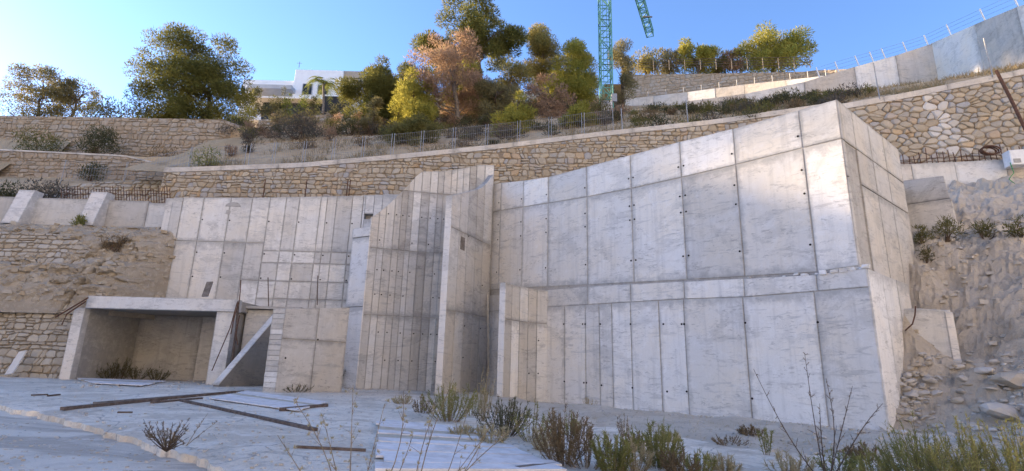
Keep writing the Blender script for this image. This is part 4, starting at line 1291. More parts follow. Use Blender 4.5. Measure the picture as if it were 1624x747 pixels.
def shrub(label, box, Y, mat, dens=1.0, group=None, name="shrub", gz=None, leaf=(.2, .06), zfun=None, stem="dark_stem", nclump=26, cat="shrub"):
    x0, x1, y0, y1 = box
    cx = (x0 + x1) / 2
    B = at(cx, y1, Y); W = at(x1, y1, Y)[0] - at(x0, y1, Y)[0]; H = at(cx, y0, Y)[2] - B[2]
    z = gz if gz is not None else (zfun or hill_z)(B[0], Y)
    if abs(z - B[2]) > .8 and gz is None: z = B[2]
    t = thing(name, label, cat, (B[0], Y, z), group)
    cs = []; rs = []
    while len(cs) < nclump:
        q = rng.uniform(-1, 1, 3); q[2] = abs(q[2])
        if np.linalg.norm(q) > 1: continue
        cr = .2 * W * rng.uniform(.6, 1.1)
        cs.append(np.array([B[0] + q[0] * (W / 2 - cr * .6), Y + q[1] * (W / 2 - cr * .6) * .8, z + cr * .4 + q[2] * (H - cr * .9)])); rs.append(cr)
    n = int(min(16000, dens * W * H * 230 * (.2 * .06) / (leaf[0] * leaf[1])))
    n = max(n, 300)
    tri_mesh("foliage", crown_leaves(cs, rs, n, leaf[0], leaf[1], up=.6, flat=.9), mat, t)
    mb = MB()
    for c in cs[:9]: limb(mb, (B[0] + rng.normal() * .04 * W, Y, z - .08), c, .012 + .012 * W, .006, n=4, k=4)
    mb.build("stems", stem, t)
    return t

# ================================================================== TREES
tree("pine_tree", "big dark green pine on the left skyline above the tall terrace wall", (212, 402, 52, 200), 44.5, "pine_green", 1.35, base=333, shape="pine", nclump=130, clump=.125)
tree("pine_tree", "open crowned pine at far left skyline, denser of the two thin trees", (8, 118, 104, 184), 46, "pine_grey", .6, base=62, shape="spread", nclump=70, clump=.15)
tree("pine_tree", "sparse see-through young tree right of the far left skyline pine", (92, 162, 122, 186), 47, "pine_grey", .34, base=112, shape="spread", nclump=44, clump=.15)
tree("pine_tree", "tallest pine with broad dark umbrella crown at top centre", (662, 840, -2, 122), 54, "pine_green", 1.15, base=768, shape="spread", nclump=85, clump=.12, leaf=(.4, .11))
tree("dead_pine_tree", "reddish brown dying pine in front of the tallest pine", (636, 786, 48, 186), 43, "pine_dead", .55, base=730, bark="bark_grey", shape="round", nclump=75, clump=.12, leaf=(.3, .07))
tree("pine_tree", "dark green bushy pine right of the white house", (548, 640, 86, 204), 46, "pine_green", 1.3, base=598, shape="pine", nclump=55)
tree("pine_tree", "bright yellow-green pine left of the brown dying pine", (612, 696, 112, 216), 41, "pine_yellow", 1.1, base=655, shape="pine", nclump=50)
tree("pine_tree", "small pale green young pine beside the dark bushy pine", (570, 612, 150, 212), 40, "pine_grey", .8, shape="cone", nclump=26, leaf=(.26, .07))
tree("pine_tree", "tall ochre tinged pine right of the tallest pine", (824, 900, 42, 170), 56, "pine_ochre", .9, shape="pine", nclump=45)
tree("pine_tree", "broad yellow-green pine directly left of the crane mast", (866, 956, 46, 176), 53, "pine_yellow", .95, shape="pine", nclump=60)
tree("pine_tree", "thin grey-green pine directly right of the crane mast", (966, 1010, 58, 168), 56, "pine_grey", .55, shape="pine", nclump=34)
tree("pine_tree", "small rounded yellow pine above the stone wall in the middle", (786, 856, 142, 228), 35, "pine_yellow", 1.0, shape="pine", nclump=42, leaf=(.26, .08))
tree("pine_tree", "small rounded green pine left of the crane foot", (886, 948, 148, 218), 35.5, "pine_yellow", .9, shape="pine", nclump=36, leaf=(.26, .08))
tree("pine_tree", "low dark pine bush under the yellow-green pine at the fence", (606, 708, 192, 240), 34, "scrub_olive", 1.1, shape="round", nclump=40, leaf=(.24, .07))
tree("pine_tree", "ochre half-dry pine filling between the brown and the ochre pines", (772, 850, 90, 190), 48, "pine_ochre", .6, shape="round", nclump=40)
tree("pine_tree", "grey brown leafless looking tree behind the two small rounded pines", (836, 905, 118, 196), 45, "pine_dead", .4, shape="round", nclump=34)
tree("pine_tree", "olive pine standing behind the brown dying pine", (690, 770, 95, 190), 50, "pine_yellow", .9, shape="pine", nclump=44)
tree("pine_tree", "dark pine behind the bright yellow-green pine", (610, 680, 105, 200), 50, "pine_green", .9, shape="pine", nclump=40)
tree("pine_tree", "ochre pine low behind the broad yellow-green pine", (850, 950, 95, 190), 58, "pine_ochre", .8, shape="pine", nclump=50)
tree("pine_tree", "dull green pine low between the small rounded pines", (740, 830, 120, 205), 44, "pine_grey", .8, shape="pine", nclump=44)
def plat_z(px, Y): return at(px, 106, Y)[2] - 1.8
for i, (b, Y, m, d, lab) in enumerate([((998, 1052, 74, 116), 74, "pine_ochre", .9, "leftmost small pine on the right skyline next to the crane"),
      ((1034, 1088, 74, 116), 75, "pine_grey", .8, "second small pine on the right skyline"),
      ((1076, 1136, 54, 116), 73, "pine_yellow", 1.1, "tall bright pine in the middle of the right skyline row"),
      ((1120, 1160, 80, 116), 74, "pine_green", .9, "short pine right of the tall bright skyline pine"),
      ((1142, 1182, 78, 116), 73, "pine_dead", .7, "brownish low tree on the right skyline"),
      ((1164, 1290, 48, 118), 71, "pine_yellow", 1.15, "wide domed pine at the right end of the skyline row")]):
    tree("pine_tree", lab, b, Y, m, d, shape="pine", nclump=80 if i == 5 else 40, leaf=(.42, .13), base_z=plat_z((b[0] + b[1]) / 2, Y))
# ---- shrubs
TONE = {"scrub_green": "dark green", "scrub_grey": "grey", "scrub_olive": "olive", "plant_brown": "brown", "pine_dead": "reddish brown"}
def place_word(px):
    for lim, w in ((520, "below the white house"), (640, "left of the brown dying pine"), (780, "under the brown dying pine"), (860, "beside the small yellow pine"), (950, "left of the crane foot"), (1060, "right of the crane foot"), (1180, "well right of the crane"), (1280, "near the sunlit corner")):
        if px < lim: return w
    return "behind the sunlit wall corner"
tl_z = lambda x, y: left_z(y)
shrub("dark bush at the far left end of the skyline", (-30, 104, 163, 192), 45.5, "scrub_green", 1.0)
shrub("yellow-green bush left of the big skyline pine", (130, 232, 152, 190), 45, "scrub_olive", 1.1, leaf=(.28, .08))
shrub("yellow-green bush at the right foot of the big skyline pine", (362, 412, 160, 200), 43.5, "pine_yellow", .9)
shrub("left one of the two round bushes on the middle terrace", (20, 104, 197, 244), 38.3, "scrub_olive", 1.0, gz=16.2)
shrub("right one of the two round bushes on the middle terrace", (118, 190, 193, 248), 37.8, "scrub_green", 1.1, gz=16.1)
shrub("small green bush below the right round bush of the terrace", (122, 170, 246, 276), 34.5, "scrub_green", 1.0, zfun=tl_z)
shrub("fresh green bush hanging over the left end of the long stone wall", (292, 358, 240, 274), 31.6, "plant_olive", .8)
shrub("dark green bush behind the left parapet at the picture edge", (-25, 40, 266, 308), 30.3, "scrub_green", 1.0, gz=10.1)
shrub("grey purple dry bush behind the left parapet", (30, 112, 264, 314), 30.6, "scrub_grey", .9, gz=10.1)
shrub("bare brown twiggy bush on the left terrace", (236, 280, 222, 258), 36.8, "plant_brown", .25, gz=15.6, nclump=12)
shrub("wide grey-green bush below the house terrace", (424, 520, 182, 234), 38, "scrub_grey", 1.1, nclump=40)
shrub("dark bush at the foot of the house terrace corner", (528, 580, 196, 228), 40, "scrub_green", 1.0)
shrub("small grassy tuft on the left rock face", (160, 202, 370, 396), 26.2, "plant_brown", .35, gz=at(180, 396, 26.2)[2], leaf=(.3, .03), nclump=10)
shrub("small green tuft at the foot of the left parapet", (112, 138, 340, 364), 28.0, "plant_olive", .7, gz=at(125, 364, 28.0)[2])
for i in range(64):      # low scrub on the slope above the long wall
    px = random.uniform(700, 1370); Y = random.uniform(31, 47)
    if 930 < px < 985 and Y < 40: continue
    x = at(px, 200, Y)[0]
    Yh = h_y(x) + random.uniform(.8, 14); x = at(px, 200, Yh)[0]
    z = HILL(x, Yh); bx_, by_ = proj((x, Yh, z))
    w = random.uniform(9, 27) * 30 / Yh * 1.2; h = random.uniform(.4, .75) * w
    if bx_ > 1320 and Yh > 36: continue
    mt_ = random.choice(["scrub_green", "scrub_grey", "scrub_grey", "scrub_olive", "plant_brown"])
    shrub("low " + TONE[mt_] + " scrub bush on the slope " + place_word(bx_), (bx_ - w, bx_ + w, by_ - h, by_), Yh, mt_, .9, "scrub on the slope above the long wall", nclump=14)
for i, px in enumerate(np.linspace(1090, 1375, 17)):   # row along the ramp foot
    Y = pl(px, [(1090, 35), (1375, 31)]) + random.uniform(-1.5, 1.5); x = at(px, 170, Y)[0]; z = HILL(x, Y); bx_, by_ = proj((x, Y, z)); w = random.uniform(14, 26)
    shrub("dark low bush in the row along the foot of the ramp wall", (bx_ - w, bx_ + w, by_ - random.uniform(11, 20), by_ + 1), Y, random.choice(["scrub_green", "scrub_green", "scrub_olive"]), 1.0, "bushes along the ramp foot", nclump=14)
for i in range(100):
    px = random.uniform(370, 990); Y = random.uniform(33, 50); x = at(px, 190, Y)[0]; z = HILL(x, Y); bx_, by_ = proj((x, Y, z)); w = random.uniform(12, 30)
    if 385 < px < 600 and Y < 34: continue
    mt_ = random.choice(["scrub_grey", "plant_brown", "scrub_green", "pine_dead", "scrub_olive"])
    shrub(TONE[mt_] + " undergrowth bush on the hillside " + place_word(bx_), (bx_ - w, bx_ + w, by_ - random.uniform(10, 26), by_ + 1), Y, mt_, .8, "undergrowth between the pines", nclump=14)
# dry grass cover on the hillside (uncountable)
n = 26000
gx = rng.uniform(-20, 34, n); gd = rng.random(n) ** 1.7 * 24 + .35
C = np.array([(x, h_y(x) + .3 + d, 0) for x, d in zip(gx, gd)]); 
keep = [n3(c[0], c[1], 3, .35) > -.12 for c in C]; C = C[keep]
C[:, 2] = [HILL(x, y) - .02 for x, y, _ in C]
D = unit(rng.normal(size=(len(C), 3)) * .5 + np.array([0, 0, 1.0]))
o = tri_mesh("dry_grass", leaf_tris(C, D, rng.uniform(.2, .55, len(C)), .05), "grass_dry", kind="stuff")
tag(o, "dry straw coloured grass on the slope above the long wall", "grass")

# ================================================================== FOREGROUND PLANTS
def stem_plant(label, px, py, hpx, wpx, mat, stemmat="dry_stem", nst=26, leaf=(.05, .012), per=60, group=None, z=None, Y=None, spread=1.0, upright=.8, name="plant", curl=.15, leafup=.8, cat="plant", r=.006):
    """many upright stems carrying narrow leaves, rooted at a pixel on the ground"""
    if Y is None:
        p = gnd(px, py); p[2] = max(p[2] - .02, berm_z(p[0], p[1]) - .02)
    else: p = at(px, py, Y)
    if z is not None: p[2] = z
    sc = p[1] / F_PX
    H = hpx * sc; W = wpx * sc / 2
    t = thing(name, label, cat, p, group)
    mb = MB(); Cs = []; Ds = []
    for k in range(nst):
        a = rng.uniform(0, 2 * math.pi); rr = W * math.sqrt(rng.random()) * spread
        h = H * rng.uniform(.55, 1.0) * (1 - .35 * (rr / max(W, .01)))
        b = p + np.array([math.cos(a) * rr * .3, math.sin(a) * rr * .3, -.03])
        e = p + np.array([math.cos(a) * rr, math.sin(a) * rr, h])
        c = (b + e) / 2 + np.array([math.cos(a), math.sin(a), 0]) * rr * curl + rng.normal(size=3) * .03 * H
        pts = [(1 - s) ** 2 * b + 2 * s * (1 - s) * c + s * s * e for s in np.linspace(0, 1, 6)]
        mb.tube(pts, [r * lerp(1, .35, s) for s in np.linspace(0, 1, 6)], 3, cap=False)
        P = np.array(pts)
        m = per
        s = rng.random(m) ** .8 * .85 + .15
        ii = np.minimum((s * 5).astype(int), 4); f = s * 5 - ii
        C = P[ii] * (1 - f[:, None]) + P[ii + 1] * f[:, None]
        T = unit(P[ii + 1] - P[ii])
        D = unit(T * leafup + rng.normal(size=(m, 3)) * .55)
        Cs.append(C); Ds.append(D)
    C = np.concatenate(Cs); D = np.concatenate(Ds); n = len(C)
    tri_mesh("leaves", leaf_tris(C, D, leaf[0] * rng.uniform(.6, 1.4, n), leaf[1]), mat, t)
    mb.build("stems", stemmat, t)
    return t
L1 = (.075, .014)
stem_plant("green spiky bush leftmost in the row before the right wall", 712, 668, 66, 92, "plant_olive", nst=60, leaf=L1, per=50)
stem_plant("brown-green spiky bush second in the row before the right wall", 800, 690, 70, 98, "plant_dark", nst=60, leaf=L1, per=50, stemmat="dark_stem")
stem_plant("tall dry straw-coloured bush in the middle of the row before the right wall", 893, 735, 98, 96, "plant_brown", nst=60, leaf=L1, per=48)
stem_plant("leafy green bush cut by the bottom edge right of the straw-coloured bush", 972, 752, 78, 66, "plant_olive", nst=44, leaf=L1, per=55)
stem_plant("upright green bush right of the leafy green one at the bottom", 1044, 742, 82, 82, "plant_olive", nst=54, leaf=L1, per=55)
stem_plant("small ragged plant at the bottom beside the upright green bush", 1078, 757, 48, 60, "plant_brown", nst=24, leaf=L1, per=40)
stem_plant("small dry plant before the wall foot", 990, 692, 38, 30, "plant_brown", nst=14, leaf=(.06, .012), per=26)
stem_plant("tiny dry tuft at the foot of the right wall", 937, 646, 22, 30, "grass_straw", nst=14, leaf=(.08, .014), per=20)
stem_plant("low purplish dry cushion plant on the soil before the wall", 1156, 706, 18, 46, "plant_brown", nst=26, leaf=(.05, .012), per=26, spread=1.3)
stem_plant("single thin green seedling on the soil before the right wall", 1216, 722, 62, 22, "plant_olive", nst=7, leaf=(.06, .014), per=60)
stem_plant("dark dry bush against the tan block beside the wing wall", 527, 614, 46, 36, "plant_dark", "dark_stem", nst=46, leaf=(.12, .02), per=44)
stem_plant("thin dark weed at the foot of the tan block", 492, 620, 34, 14, "plant_dark", "dark_stem", nst=12, leaf=(.12, .02), per=34)
stem_plant("low dark weed left of the thin weed at the tan block", 470, 622, 18, 40, "plant_dark", "dark_stem", nst=16, leaf=(.1, .02), per=26, spread=1.4)
stem_plant("tall pale dry weed beside the slot before the central wing wall", 765, 668, 96, 44, "grass_straw", nst=20, leaf=(.06, .014), per=34, upright=1)
for i, (px, py, h, w) in enumerate([(140, 600, 34, 46), (175, 601, 30, 50), (215, 604, 26, 44), (248, 605, 22, 36), (190, 600, 40, 30), (160, 599, 22, 40)]):
    stem_plant("dark dry weeds growing inside the open bay", px, py, h, w, "plant_dark", "dark_stem", nst=22, leaf=(.12, .02), per=30, Y=25.2 + .2 * (i % 3), z=ground_z(-17) - .02, group="weeds inside the open bay")
# big olive bush bottom right
for i, (px, py, Y, h, w, lab) in enumerate([(1470, 790, 7.4, 128, 140, "left part of the dense olive bushes in the bottom right corner"), (1555, 800, 7.0, 130, 160, "middle dense olive bush in the bottom right corner"), (1640, 805, 6.8, 150, 150, "rightmost dense olive bush in the bottom right corner"), (1395, 775, 7.8, 60, 60, "low olive shoots left of the dense corner bushes")]):
    stem_plant(lab, px, py, h, w, "plant_lime" if i else "plant_olive", nst=90 if i < 3 else 34, leaf=(.07, .010), per=60, Y=Y, leafup=.9, spread=1.15)
# tall bare branching weeds
def bare_weed(label, base, tips, mat="grass_straw", r=.009, twigs=9, umbel=False, leafn=12, stemmat="dry_stem", tl=.22):
    """base: (px,py,Y); tips: (px,py,dY)"""
    b = at(*base); b[2] = min(b[2], ground_z(b[0]) + .02); t = thing("dry_weed", label, "weed", b)
    mb = MB(); Cs = []; Ds = []
    for px, py, dy in tips:
        e = at(px, py, base[2] + dy); L = np.linalg.norm(e - b)
        side = rng.normal(size=3) * .05 * L
        pts = [b + (e - b) * s + side * math.sin(math.pi * s) for s in np.linspace(0, 1, 9)]
        mb.tube(pts, [r * lerp(1, .3, s) for s in np.linspace(0, 1, 9)], 4)
        for k in range(twigs):
            s = rng.uniform(.25, 1.0); i = min(int(s * 8), 7)
            q = pts[i] + (pts[i + 1] - pts[i]) * (s * 8 - i)
            d = unit((e - b) / L + rng.normal(size=3) * .7 + np.array([0, 0, .3]))
            l = tl * L * rng.uniform(.3, 1) * (1.2 - s)
            q2 = q + d * l
            mb.tube([q, (q + q2) / 2 + rng.normal(size=3) * .02 * l, q2], [r * .4, r * .3, r * .18], 3, cap=False)
            m = leafn
            if umbel:
                dd = unit(rng.normal(size=(m, 3)) * .5 + d + np.array([0, 0, .4])); Cs.append(np.repeat(q2[None], m, 0) + dd * .012); Ds.append(dd)
            else:
                f = rng.random((m, 1)); Cs.append(q + (q2 - q) * f); Ds.append(unit(rng.normal(size=(m, 3)) + d))
    C = np.concatenate(Cs); D = np.concatenate(Ds)
    tri_mesh("seed_heads", leaf_tris(C, D, rng.uniform(.014, .034, len(C)), .006), mat, t, kind="stuff")
    mb.build("stems", stemmat, t)
bare_weed("tall bare branching weed in front of the right wall corner", (1312, 775, 8.2), [(1195, 585, .2), (1276, 560, .1), (1310, 600, 0), (1352, 612, .1), (1400, 640, -.1), (1300, 640, .2)], "plant_brown", .011, 14, leafn=14, stemmat="dark_stem", tl=.16)
bare_weed("dried fennel stalks spreading low across the bottom centre", (560, 800, 4.2), [(470, 640, .1), (510, 655, 0), (560, 610, .2), (610, 640, 0), (640, 620, .1), (440, 690, -.1), (655, 690, 0)], "grass_straw", .006, 9, True, 14, tl=.22)
bare_weed("right clump of dried fennel stalks at the bottom centre", (650, 800, 4.4), [(720, 600, .1), (690, 650, 0), (745, 640, .2), (790, 650, .1), (830, 668, 0), (770, 690, -.1)], "grass_straw", .006, 8, True, 14, tl=.2)
bare_weed("dry stalk standing by the road edge in the left foreground", (296, 706, 8.0), [(330, 655, 0), (345, 668, .1)], "plant_brown", .006, 6, tl=.2)

# ================================================================== CRANE
crane = thing("tower_crane", "teal lattice tower crane mast rising out of the slope with its boom overhead", "crane", at(962, 172, 48))
cb = at(962, 172, 48); cw = .56
topz = at(962, -215, 48)[2]
def lattice(mb, A, B, w, step, r, up=(0, 1, 0), diag=True):
    A = Vector(A); B = Vector(B); d = (B - A); L = d.length; d.normalize()
    u = Vector(up); s = d.cross(u).normalized(); u = s.cross(d).normalized()
    cor = [(s * a + u * b) * w for a, b in ((-1, -1), (1, -1), (1, 1), (-1, 1))]
    n = max(1, int(L / step))
    ch = []
    for c in cor: mb.bar(A + c, B + c, r * 1.7, r * 1.7)
    for k in range(n + 1):
        p = A + d * (L * k / n)
        for q in range(4):
            mb.bar(p + cor[q], p + cor[(q + 1) % 4], r, r)
            if k < n:
                p2 = A + d * (L * (k + 1) / n)
                a, b = (q, (q + 1) % 4) if k % 2 else ((q + 1) % 4, q)
                mb.bar(p + cor[a], p2 + cor[b], r, r)
for k in range(6):
    z0 = lerp(cb[2] - .6, topz, k / 6); z1 = lerp(cb[2] - .6, topz, (k + 1) / 6)
    mb = MB(); lattice(mb, (cb[0], 48, z0), (cb[0], 48, z1 - .02), cw, 1.05, .065); mb.build("mast_section", "crane_teal", crane)
mb = MB()
for k in range(26): mb.bar((cb[0] - .18, 48.1, cb[2] + k * .9), (cb[0] + .18, 48.1, cb[2] + k * .9), .04)
for sx in (-.2, .2): mb.bar((cb[0] + sx, 48.1, cb[2]), (cb[0] + sx, 48.1, cb[2] + 23), .05)
mb.build("ladder", "crane_teal", crane)
p0, p1 = at(953, 160, 47.2), at(971, 176, 47.2)
mb = MB(); mb.box(p0[0], p1[0], 47.1, 47.22, p1[2], p0[2]); mb.build("sign_board", "white_paint", crane)
mb = MB(); q = at(974, 157, 47.4); mb.box(q[0] - .25, q[0] + .25, 47.2, 47.6, q[2] - .35, q[2] + .5); mb.build("control_box", "galvanised", crane)
# boom: horizontal, running away to the right
bz = topz - .6
tip = atz(1031, 54, bz)
root = np.array([cb[0], 48.0, bz])
tip = np.array([tip[0], tip[1], bz])
mb = MB(); lattice(mb, root, tip, .55, 1.3, .08, up=(0, 0, 1)); mb.build("boom", "crane_teal", crane)
mid = root + (tip - root) * .82
mb = MB(); mb.box(mid[0] - .2, mid[0] + 1.3, mid[1] - .1, mid[1] + .1, bz - .8, bz - .65); mb.build("lamp_arm", "timber_grey", crane)

# ================================================================== HOUSE, PALMS
hz_ = lambda px, py, Y: at(px, py, Y)
HY = 78.0
house = thing("house", "white modern house with flat stepped roofs and grey stone corner on the hill", "house", hz_(465, 180, HY))
def hbox(name, mat, px0, px1, py0, py1, Y, depth, parent=None):
    a, b = at(px0, py0, Y), at(px1, py1, Y)
    mb = MB(); fr = Frame((a[0], Y), (b[0], Y)); prism(fr, [(0, b[2]), (b[0] - a[0], b[2]), (b[0] - a[0], a[2]), (0, a[2])], -depth, 0, mb, .04)
    return mb.build(name, mat, parent or house)
hbox("wing", "house_white", 386, 470, 126, 192, HY, 8)
hbox("tower", "house_white", 469, 536, 110, 185, HY - 1, 9)
hbox("stone_corner", "stone_far", 536, 572, 112, 130, HY - .5, 6)
hbox("corner_wall", "house_grey", 537, 566, 130.3, 185, HY, 6)
hbox("canopy", "house_grey", 392, 462, 133, 141, HY - 2.5, 2.4)
hbox("terrace_slab", "house_white", 392, 540, 152, 158, HY - 6, 5.8)
hbox("terrace_void", "glass_dark", 418, 534, 158.5, 192, HY - 4.5, 1.2)
hbox("black_screen", "tarp_dark", 513, 541, 152, 190, HY - 7, .4)
for (a, b, c, d) in ((404, 420, 143, 151), (428, 446, 143, 151), (480, 494, 132, 150), (504, 520, 134, 150), (545, 560, 136, 158)):
    w = hbox("window", "house_grey", a, b, c, d, HY - (1.15 if a > 470 and a < 540 else .12), .15)
    hbox("pane", "glass_dark", a + 1, b - 1, c + 1, d - 1, HY - (1.25 if a > 470 and a < 540 else .22), .06, w)
mb = MB(); p = at(474, 108, HY); mb.tube([p, p + np.array([0, 0, 1.2])], .05, 5); mb.bar(p + np.array([-.4, 0, .9]), p + np.array([.4, 0, .9]), .05); mb.build("antenna", "galvanised", house)
# terrace wall of the house
hw2 = thing("stone_wall", "pale stone garden wall below the white house", "wall", at(470, 205, 62))
surfH, LH, dsH = poly_surf([at(406, 195, 62)[:2], at(522, 195, 60)[:2], at(540, 195, 66)[:2]], 0, .05, 24)
hp = [(0, at(406, 188, 62)[2]), (dsH[1], at(522, 178, 60)[2]), (LH, at(540, 188, 66)[2])]
stone_wall(hw2, surfH, LH, 40, .6, .42, lambda u: pl(u, hp) - 2.9, lambda u: pl(u, hp), "stone_far", nmax=0)
wall_backing(hw2, surfH, LH, lambda u: pl(u, hp) - 3.2, lambda u: pl(u, hp), "mortar_pale")
def palm(label, px, py_base, py_crown, Y, n=16, fl=2.2):
    b = at(px, py_base, Y); c = at(px + 2, py_crown, Y)
    t = thing("palm_tree", label, "palm", b)
    mb = MB(); mb.tube([b + (c - b) * s + np.array([.06 * math.sin(s * 5), 0, 0]) for s in np.linspace(0, 1, 7)], [.16] * 7, 7); mb.build("trunk", "bark_grey", t)
    V = []
    for k in range(n):
        a = 2 * math.pi * k / n + rng.uniform(-.2, .2); up = rng.uniform(.1, 1.1); L = fl * rng.uniform(.8, 1.15)
        d = np.array([math.cos(a), math.sin(a), 0])
        pts = [c + d * L * s * (1 - .12 * s) + np.array([0, 0, L * (up * s - 1.15 * s * s)]) for s in np.linspace(0, 1, 12)]
        P = []; D = []
        for i in range(1, 12):
            tg = unit(pts[i] - pts[i - 1]); sd_ = unit(np.cross(tg, [0, 0, 1]))
            for sg in (-1, 1):
                for q in (0, .5):
                    P.append(pts[i - 1] + (pts[i] - pts[i - 1]) * q); D.append(unit(sd_ * sg + tg * .7 - np.array([0, 0, .25])))
        V.append(leaf_tris(np.array(P), np.array(D), fl * .26, .07))
    tri_mesh("fronds", np.concatenate(V), "palm_leaf", t)
palm("tall palm tree in front of the white house corner", 512, 180, 133, 62, 18, 2.6)
for px, w, h, lab in ((432, 18, 30, "leftmost green garden shrub before the white house"), (455, 13, 36, "second garden shrub before the white house"), (478, 13, 42, "tall yellow-green garden shrub before the white house"), (496, 12, 34, "garden shrub left of the palm tree"), (415, 12, 22, "dark garden shrub by the far end of the house terrace"), (528, 10, 18, "small garden shrub right of the palm tree"), (404, 16, 46, "tall dark garden shrub at the left end of the white house"), (444, 11, 44, "tall thin garden shrub hiding the house terrace"), (547, 15, 40, "bushy garden shrub under the grey stone house corner")):
    shrub(lab, (px - w, px + w, 183 - h, 184), 63, "palm_leaf" if w == 13 else "scrub_green", 1.0, gz=at(px, 184, 63)[2], leaf=(.34, .1))

# ================================================================== FENCES
def fence_panel(label, a, b, h, bars, mat="galvanised", r=.022, clear=.12, group="wire fence panels on the long wall"):
    """a, b: world base points"""
    a = np.array(a, float); b = np.array(b, float); t = thing("wire_fence", label, "fence", a, group)
    up = np.array([0, 0, h])
    for p in (a, b):
        mb = MB(); mb.tube([p - np.array([0, 0, .25]), p + up], r, 6); mb.build("post", mat, t)
    mb = MB()
    for k in range(1, bars): 
        q = a + (b - a) * k / bars; mb.bar(q + np.array([0, 0, clear]), q + up * .97, .008)
    for z in (.08, .35, .65, .96): mb.bar(a + up * z, b + up * z, .010)
    mb.build("wire_mesh", mat, t, kind="stuff")
fpx = [389, 431, 480, 527, 574, 621, 668, 719, 771, 822, 872, 924, 973]
ordn = ["first", "second", "third", "fourth", "fifth", "sixth", "seventh", "eighth", "ninth", "tenth", "eleventh", "twelfth"]
for i in range(len(fpx) - 1):
    def fb(px):
        Y = 30.1; x = at(px, 230, Y)[0]; return np.array([x, h_y(x) + .25, h_top(x) + .0])
    a, b = fb(fpx[i] + 2), fb(fpx[i + 1] - 2)
    fence_panel(ordn[i] + " galvanised wire fence panel from the left on the long stone wall", a, b, 1.55, 15)
for i, px in enumerate((985, 1090, 1393, 1585)):
    Y = [30, 29.5, 27.2, 25.7][i]; x = at(px, 200, Y)[0]; z = h_top(x)
    mb = MB(); mb.tube([(x, h_y(x) + .2, z - .2), (x - .05, h_y(x) + .2, z + (1.5, 1.6, 2.1, 2.2)[i])], .03, 6); o = mb.build("fence_post", "galvanised")
    tag(o, ["single thin steel post right of the crane foot on the long wall", "thin steel post on the wall below the far terrace", "steel post in front of the grey ramp wall", "slightly leaning steel post before the sunlit ramp wall"][i], "post")
# left terrace fence
for i, (pa, pb) in enumerate(((100, 200), (200, 300), (300, 388))):
    f2 = lambda px: np.array([at(px, 270, 33.4)[0], 33.4, left_z(33.4) + .1]) if px < 290 else np.array([at(px, 262, 31.2)[0], 31.2, HILL(at(px, 262, 31.2)[0], 31.2)])
    fence_panel(["left", "middle", "right"][i] + " wire fence panel on the left terrace", f2(pa + 1), f2(pb - 1), 1.6, 22, group="wire fence panels on the left terrace")
# skyline fence on the far stone wall
fr_ = thing("skyline_fence", "dark post and mesh fence on top of the distant stone terrace", "fence", at(1150, 105, 68))
mbm = MB(); prev = None
for px in np.linspace(1012, 1285, 12):
    Y = pl(px, [(985, 70.4), (1290, 62.4)]); p = at(px, pl(px, [(985, 109), (1290, 105)]), Y)
    mb = MB(); mb.tube([p - np.array([0, 0, .3]), p + np.array([0, 0, 1.3])], .05, 5); mb.build("post", "bark_grey", fr_)
    if prev is not None:
        for z in (.2, .6, 1.0, 1.4): mbm.bar(prev + np.array([0, 0, z]), p + np.array([0, 0, z]), .05)
    prev = p
mbm.build("wires", "timber_dark", fr_)
# fence on the ramp walls
fr2 = thing("ramp_fence", "white slanted posts with wires along the top of the ramp walls", "fence", at(1400, 92, 40))
tops = []
RT = [(p[0], p[1], p[3]) for p in RAMP] + [(p[0], p[1], p[3]) for p in RAMP2]
for px in (1300, 1330, 1362, 1385, 1404, 1438, 1472, 1508, 1562, 1615):
    py = pl(px, [(p[0], p[1]) for p in RT]); Y = pl(px, [(p[0], p[2]) for p in RT]) + .15; p = at(px, py, Y)
    q = p + np.array([-.22, 0, .95]); tops.append((p, q))
    mb = MB(); mb.bar(p - np.array([0, 0, .05]), q, .075, .075); mb.build("post", "white_paint", fr2)
mb = MB()
for (p, q), (p2, q2) in zip(tops, tops[1:]):
    for s in (.3, .65, .95): mb.bar(p + (q - p) * s, p2 + (q2 - p2) * s, .012)
mb.build("wires", "timber_grey", fr2)
# back wall mesh fence posts
bf = thing("back_fence", "thin pale fence posts along the far concrete wall", "fence", at(1150, 145, 60))
for px in np.linspace(1000, 1310, 12):
    py = pl(px, [(985, 158), (1090, 146), (1180, 134), (1320, 119)]); Y = pl(px, [(985, 66), (1090, 62), (1180, 58), (1320, 52)]) + .2; p = at(px, py, Y)
    mb = MB(); mb.bar(p, p + np.array([0, 0, .8]), .07); mb.build("post", "galvanised", bf)

# ================================================================== REBAR, STEEL, SMALL THINGS
rb = thing("rebar_row", "row of rusty upright rebar stubs on the footing below the right stone wall", "rebar", FH.P(3, z_a(3), -.3))
for u in np.arange(-.2, 11.5, .27):
    h = random.uniform(.55, 1.0); p = np.array(FH.P(u, z_a(u) - .05, -.25)); q = p + np.array([random.uniform(-.06, .06), random.uniform(-.05, .05), h])
    mb = MB(); mb.tube([p, (p + q) / 2, q], .021, 5); mb.build("bar", "rust", rb)
mb = MB()
for dz in (.16, .32):
    pts = [np.array(FH.P(u, z_a(u) + dz + random.uniform(-.03, .03), -.22)) for u in np.arange(-.2, 11.5, .5)]
    mb.tube(pts, .016, 4)
mb.build("tie_bars", "rust", rb)
rb2 = thing("rebar_row", "row of short rusty rebar stubs behind the left parapet", "rebar", at(180, 316, 29.6))
for px in np.arange(98, 272, 4.3):
    a = at(px, 322, 29.5); b = at(px - 1, random.uniform(294, 303), 29.5)
    mb = MB(); mb.tube([a, b], .022, 4); mb.build("bar", "rust", rb2)
mb = MB(); 
